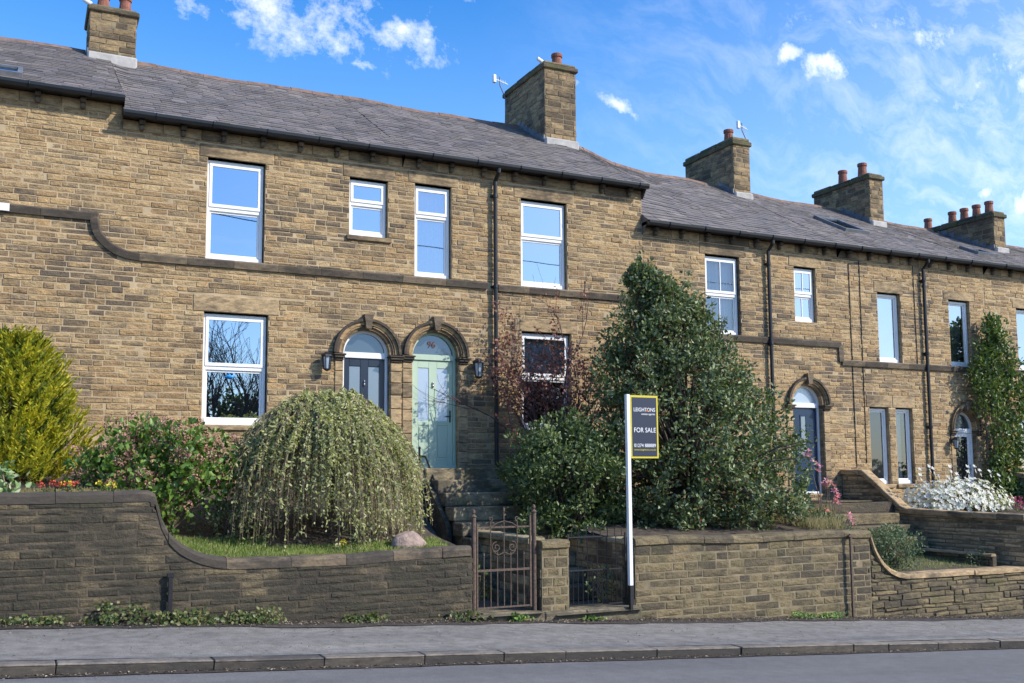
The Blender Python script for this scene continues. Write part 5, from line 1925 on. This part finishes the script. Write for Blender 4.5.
t = thing('dandelion', 'yellow flower in the grass at the foot of the weeping tree', 'flower', (4.02, 13.0, -.97))
m = MB()
m.tube([(3.86, 13.0, -1.0), (3.86, 12.98, -.88)], .004, 5)
m.build('stem', L['grass'], t)
clump_leaves('flower_head', [(3.86, 12.98, -.87, .04, .5)], 1200, .03, .014, L['yellow'], t)

# small garden pieces
t = thing('rock', 'rounded pinkish rock on the wall top right of the weeping tree', 'rock', (4.74, 12.95, -.95))
m = MB()
n, k_ = 10, 14
rr = random.Random(3)
vs = []
for i in range(n + 1):
    for j in range(k_):
        th, ph = math.pi * i / n, 2 * math.pi * j / k_
        w = 1 + .12 * math.sin(3 * ph + 2 * th) + .08 * math.sin(5 * th + ph)
        vs.append((4.74 + .24 * w * math.sin(th) * math.cos(ph), 12.97 + .17 * w * math.sin(th) * math.sin(ph), -.92 + .15 * w * math.cos(th)))
m.add(vs, [(i * k_ + j, (i + 1) * k_ + j, (i + 1) * k_ + (j + 1) % k_, i * k_ + (j + 1) % k_) for i in range(n) for j in range(k_)])
m.build('stone', M['rock'], t, smooth=True)
t = thing('garden_plaque', 'small white box half hidden behind the strands of the weeping tree', 'box', (3.1, 15.5, -.4))
m = MB()
m.box(3.0, 3.26, 15.45, 15.52, -.03, .13, .006)
m.build('panel', M['white_paint'], t)
m = MB()
m.box(3.10, 3.15, 15.46, 15.51, -.5, -.031, .004)
m.build('stake', M['white_paint'], t)
t = thing('window_ornament', 'small bright blue bird ornament in the lower window of the navy door house', 'ornament', (3.1, 17.2, 1.65))
m = MB()
m.tube([(3.02, 17.09, 1.66), (3.07, 17.09, 1.67), (3.13, 17.09, 1.66), (3.19, 17.09, 1.69)], [.008, .03, .035, .006], 8)
m.tube([(3.10, 17.09, 1.67), (3.08, 17.09, 1.73)], [.025, .005], 6)
m.build('bird_shape', M['plastic_blue'], t)


# --- ground plants, grass, litter
def patch(label, x0, x1, y0, y1, n, h_, lm, name='ivy_patch', cat='plant', ln=.05, wd_=.042, zf=None, wallcling=True, seed=1):
    rr = random.Random(seed)
    zf = zf or zpav
    cs, ds = [], []
    m = MB()
    k = max(2, int((x1 - x0) / .13))
    seeds = [(x0 + (x1 - x0) * (i + rr.random()) / k, rr.uniform(.35, 1.0)) for i in range(k)]
    t = thing(name, label, cat, ((x0 + x1) / 2, y1 - .05, zf((x0 + x1) / 2)))
    for i in range(n):
        sx, sh = rr.choice(seeds)
        q = rr.random()
        z = zf(sx) + .02 + sh * h_ * q
        y = y1 - rr.random() * (y1 - y0) * (1 - .5 * q)
        cs.append((sx + rr.gauss(0, .07), y, z)); ds.append((rr.gauss(0, 1), rr.gauss(-.6, .5), rr.gauss(.2, .5)))
    for (sx, sh) in seeds:
        m.tube([(sx, y1 - .03, zf(sx) - .02), (sx + rr.uniform(-.05, .05), y1 - .05, zf(sx) + sh * h_ * .8)], [.006, .002], 4)
    m.build('stems', M['twig_brown'], t)
    N = len(cs)
    nn = unit(N) * .5 + np.array([0, -1, .6])
    leaves('foliage', cs, ds, nn, ln * rng.uniform(.6, 1.2, N), wd_ * rng.uniform(.7, 1.2, N), lm, t, .15)
    return t


patch('small tuft of weeds at the foot of the black wall by the left edge', -.3, .12, 12.25, 12.46, 70, .12, L['ivy'], seed=1)
patch('tall clump of ivy at the foot of the black wall, left of the iron bar', .78, 1.28, 12.18, 12.46, 210, .24, L['ivy'], seed=2)
patch('long low spread of ivy along the black wall, right of the iron bar', 1.5, 2.9, 12.15, 12.46, 520, .17, L['ivy'], seed=3)
patch('ivy clump at the black wall between the iron bar and the rusty gate', 3.78, 4.25, 12.2, 12.46, 140, .15, L['ivy'], seed=4)
patch('few weeds at the foot of the black wall just left of the rusty gate', 5.15, 5.55, 12.2, 12.46, 90, .12, L['ivy'], seed=5)
patch('small weed in front of the stone threshold below the rusty gate', 6.0, 6.2, 12.2, 12.36, 70, .10, L['green'], seed=6)
patch('small weed in front of the stone threshold below the black gate', 7.2, 7.35, 12.2, 12.36, 40, .08, L['green'], seed=7)
patch('bright green weeds at the foot of the right wall near the rusty post', 10.9, 11.9, 12.2, 12.44, 420, .09, L['green'], ln=.04, wd_=.02, seed=8)
patch('thin brown-green weeds at the black wall near the left edge', .2, .75, 12.2, 12.46, 90, .09, L['ivy'], seed=9)


def blades(name, label, regions, h_, lm, seed, w=.009, parent=None):
    rr = random.Random(seed)
    cs, ds, ls = [], [], []
    for (x0, x1, y0, y1, n, zf) in regions:
        for i in range(n):
            x_, y_ = rr.uniform(x0, x1), rr.uniform(y0, y1)
            cs.append((x_, y_, zf(x_, y_) - .01))
            ds.append((rr.gauss(0, .35), rr.gauss(-.1, .35), 1.0))
            ls.append(h_ * rr.uniform(.5, 1.3))
    o = leaves(name, cs, ds, unit(len(cs)) * .3 + np.array([0, -1, 0]), np.array(ls), w, lm, None, .1)
    tag(o, label, 'grass', None, 'stuff')
    return o


gzz = lambda x, y: gz(x, y)
blades('grass', 'short bright grass strip along the top of the black wall', [(1.55, 5.3, 12.78, 13.35, 9000, gzz), (1.4, 3.0, 13.3, 13.9, 2500, gzz)], .075, L['grass'], 1)
blades('grass', 'thin ground cover on the upper bed of the tall wall', [(-1, 1.5, 12.8, 13.8, 3000, gzz)], .06, L['drygrass'], 2)
blades('grass', 'pale dry grass tufts by the steps of the blue door', [(12.0, 13.3, 13.0, 15.2, 3500, lambda x, y: -1.0 + .1 * (y - 12.8) if x < 12.72 else -1.3), (13.4, 14.6, 15.2, 15.6, 700, lambda x, y: -.85)], .22, L['drygrass'], 3)
blades('grass', 'short grass in the lower right garden', [(13.2, 17, 12.9, 14.4, 2500, lambda x, y: gz2(x, y))], .06, L['grass'], 4)
rr = random.Random(77)
cs, ds = [], []
for i in range(7500):
    x_ = rr.uniform(-2, 18)
    y_ = 12.45 - abs(rr.gauss(0, .17))
    cs.append((x_, y_, zpav(x_) + .012)); ds.append((rr.gauss(0, 1), rr.gauss(0, 1), rr.uniform(0, .35)))
for i in range(450):
    x_ = rr.uniform(-2, 16)
    cs.append((x_, rr.uniform(KY + .25, 12.3), zpav(x_) + .012)); ds.append((rr.gauss(0, 1), rr.gauss(0, 1), rr.uniform(0, .2)))
for i in range(1500):
    x_ = rr.uniform(-2, 16)
    cs.append((x_, KY - abs(rr.gauss(0, .05)), zpav(x_) - .09)); ds.append((rr.gauss(0, 1), rr.gauss(0, 1), rr.uniform(0, .3)))
N = len(cs)
o = leaves('leaf_litter', cs, ds, unit(N) * .4 + np.array([0, 0, 1]), .026 * rng.uniform(.5, 1.5, N), .016, L['litter'], None)
tag(o, 'brown leaf litter and grit along the foot of the garden walls', 'litter', None, 'stuff')

# ------------------------------------------------------------------ across the road, seen only in the window glass
for k, (x_, y_, hh, lab) in enumerate([(8.4, -13.0, 1.75, 'bare tree across the road reflected in the lower window by the navy door'), (12.2, -15.0, 1.5, 'bare tree across the road, just right of the first'), (36.0, -14.0, 1.2, 'third bare tree far along the road')]):
    t = thing('bare_tree', lab, 'tree', (x_, y_, -1.6), 'bare trees across the road')
    m = MB()
    rr = random.Random(80 + k)
    tips = []
    zb = zpav(x_) - .1
    m.tube([(x_, y_, zb - .3), (x_, y_, zb + 1.6 * hh)], [.22, .16], 8)
    for q in range(6):
        a = q * 1.05
        grow(m, (x_, y_, zb + 1.5 * hh), (.75 * math.cos(a), .75 * math.sin(a), 1), 2.1 * hh, .09, 4, rr, tips, (3, 4), .55, .12, .70, .008)
    m.build('branches', M['bark'], t)
rr = random.Random(90)
cl = [(x_, -19 + rr.uniform(-1, 1), zpav(x_) - .5 + (rr.uniform(2.4, 3.8) if 12 < x_ < 31 else 6.6 if 4 < x_ <= 12 else rr.uniform(4.0, 6.5)) * rr.random(), rr.uniform(.6, 1.0)) for x_ in [rr.uniform(-26, 75) for _ in range(1300)]]
tag(clump_leaves('woodland', cl, 6.0, .24, .18, L['holly'], None), 'belt of trees and hedge across the road, reflected low in the window glass', 'woodland', None, 'stuff')
t = thing('overhead_wire', 'thin black overhead wire above the road, reflected in the upstairs windows', 'wire', (0, 0, 8))
m = MB()
pts = [(x_, -.6, 9.3 - .055 * x_ + .0016 * (x_ - 10) ** 2) for x_ in fr(-30, 60, 40)]
m.tube(pts, .018, 5)
m.build('cable', M['black_plastic'], t)
for (x_, lab) in [(-30, 'wooden pole carrying the overhead wire, far to the left'), (60, 'wooden pole carrying the overhead wire, far to the right')]:
    t = thing('telegraph_pole', lab, 'pole', (x_, -.6, -2), 'poles carrying the overhead wire')
    m = MB()
    zt = 9.3 - .055 * x_ + .0016 * (x_ - 10) ** 2
    m.tube([(x_, -.6, zpav(x_) - .5), (x_, -.6, zt + .3)], [.15, .1], 10)
    m.build('shaft', M['bark'], t)
    m = MB()
    m.box(x_ - .05, x_ + .05, -1.2, 0, zt + .0, zt + .12, .01)
    m.build('crossarm', M['bark'], t)
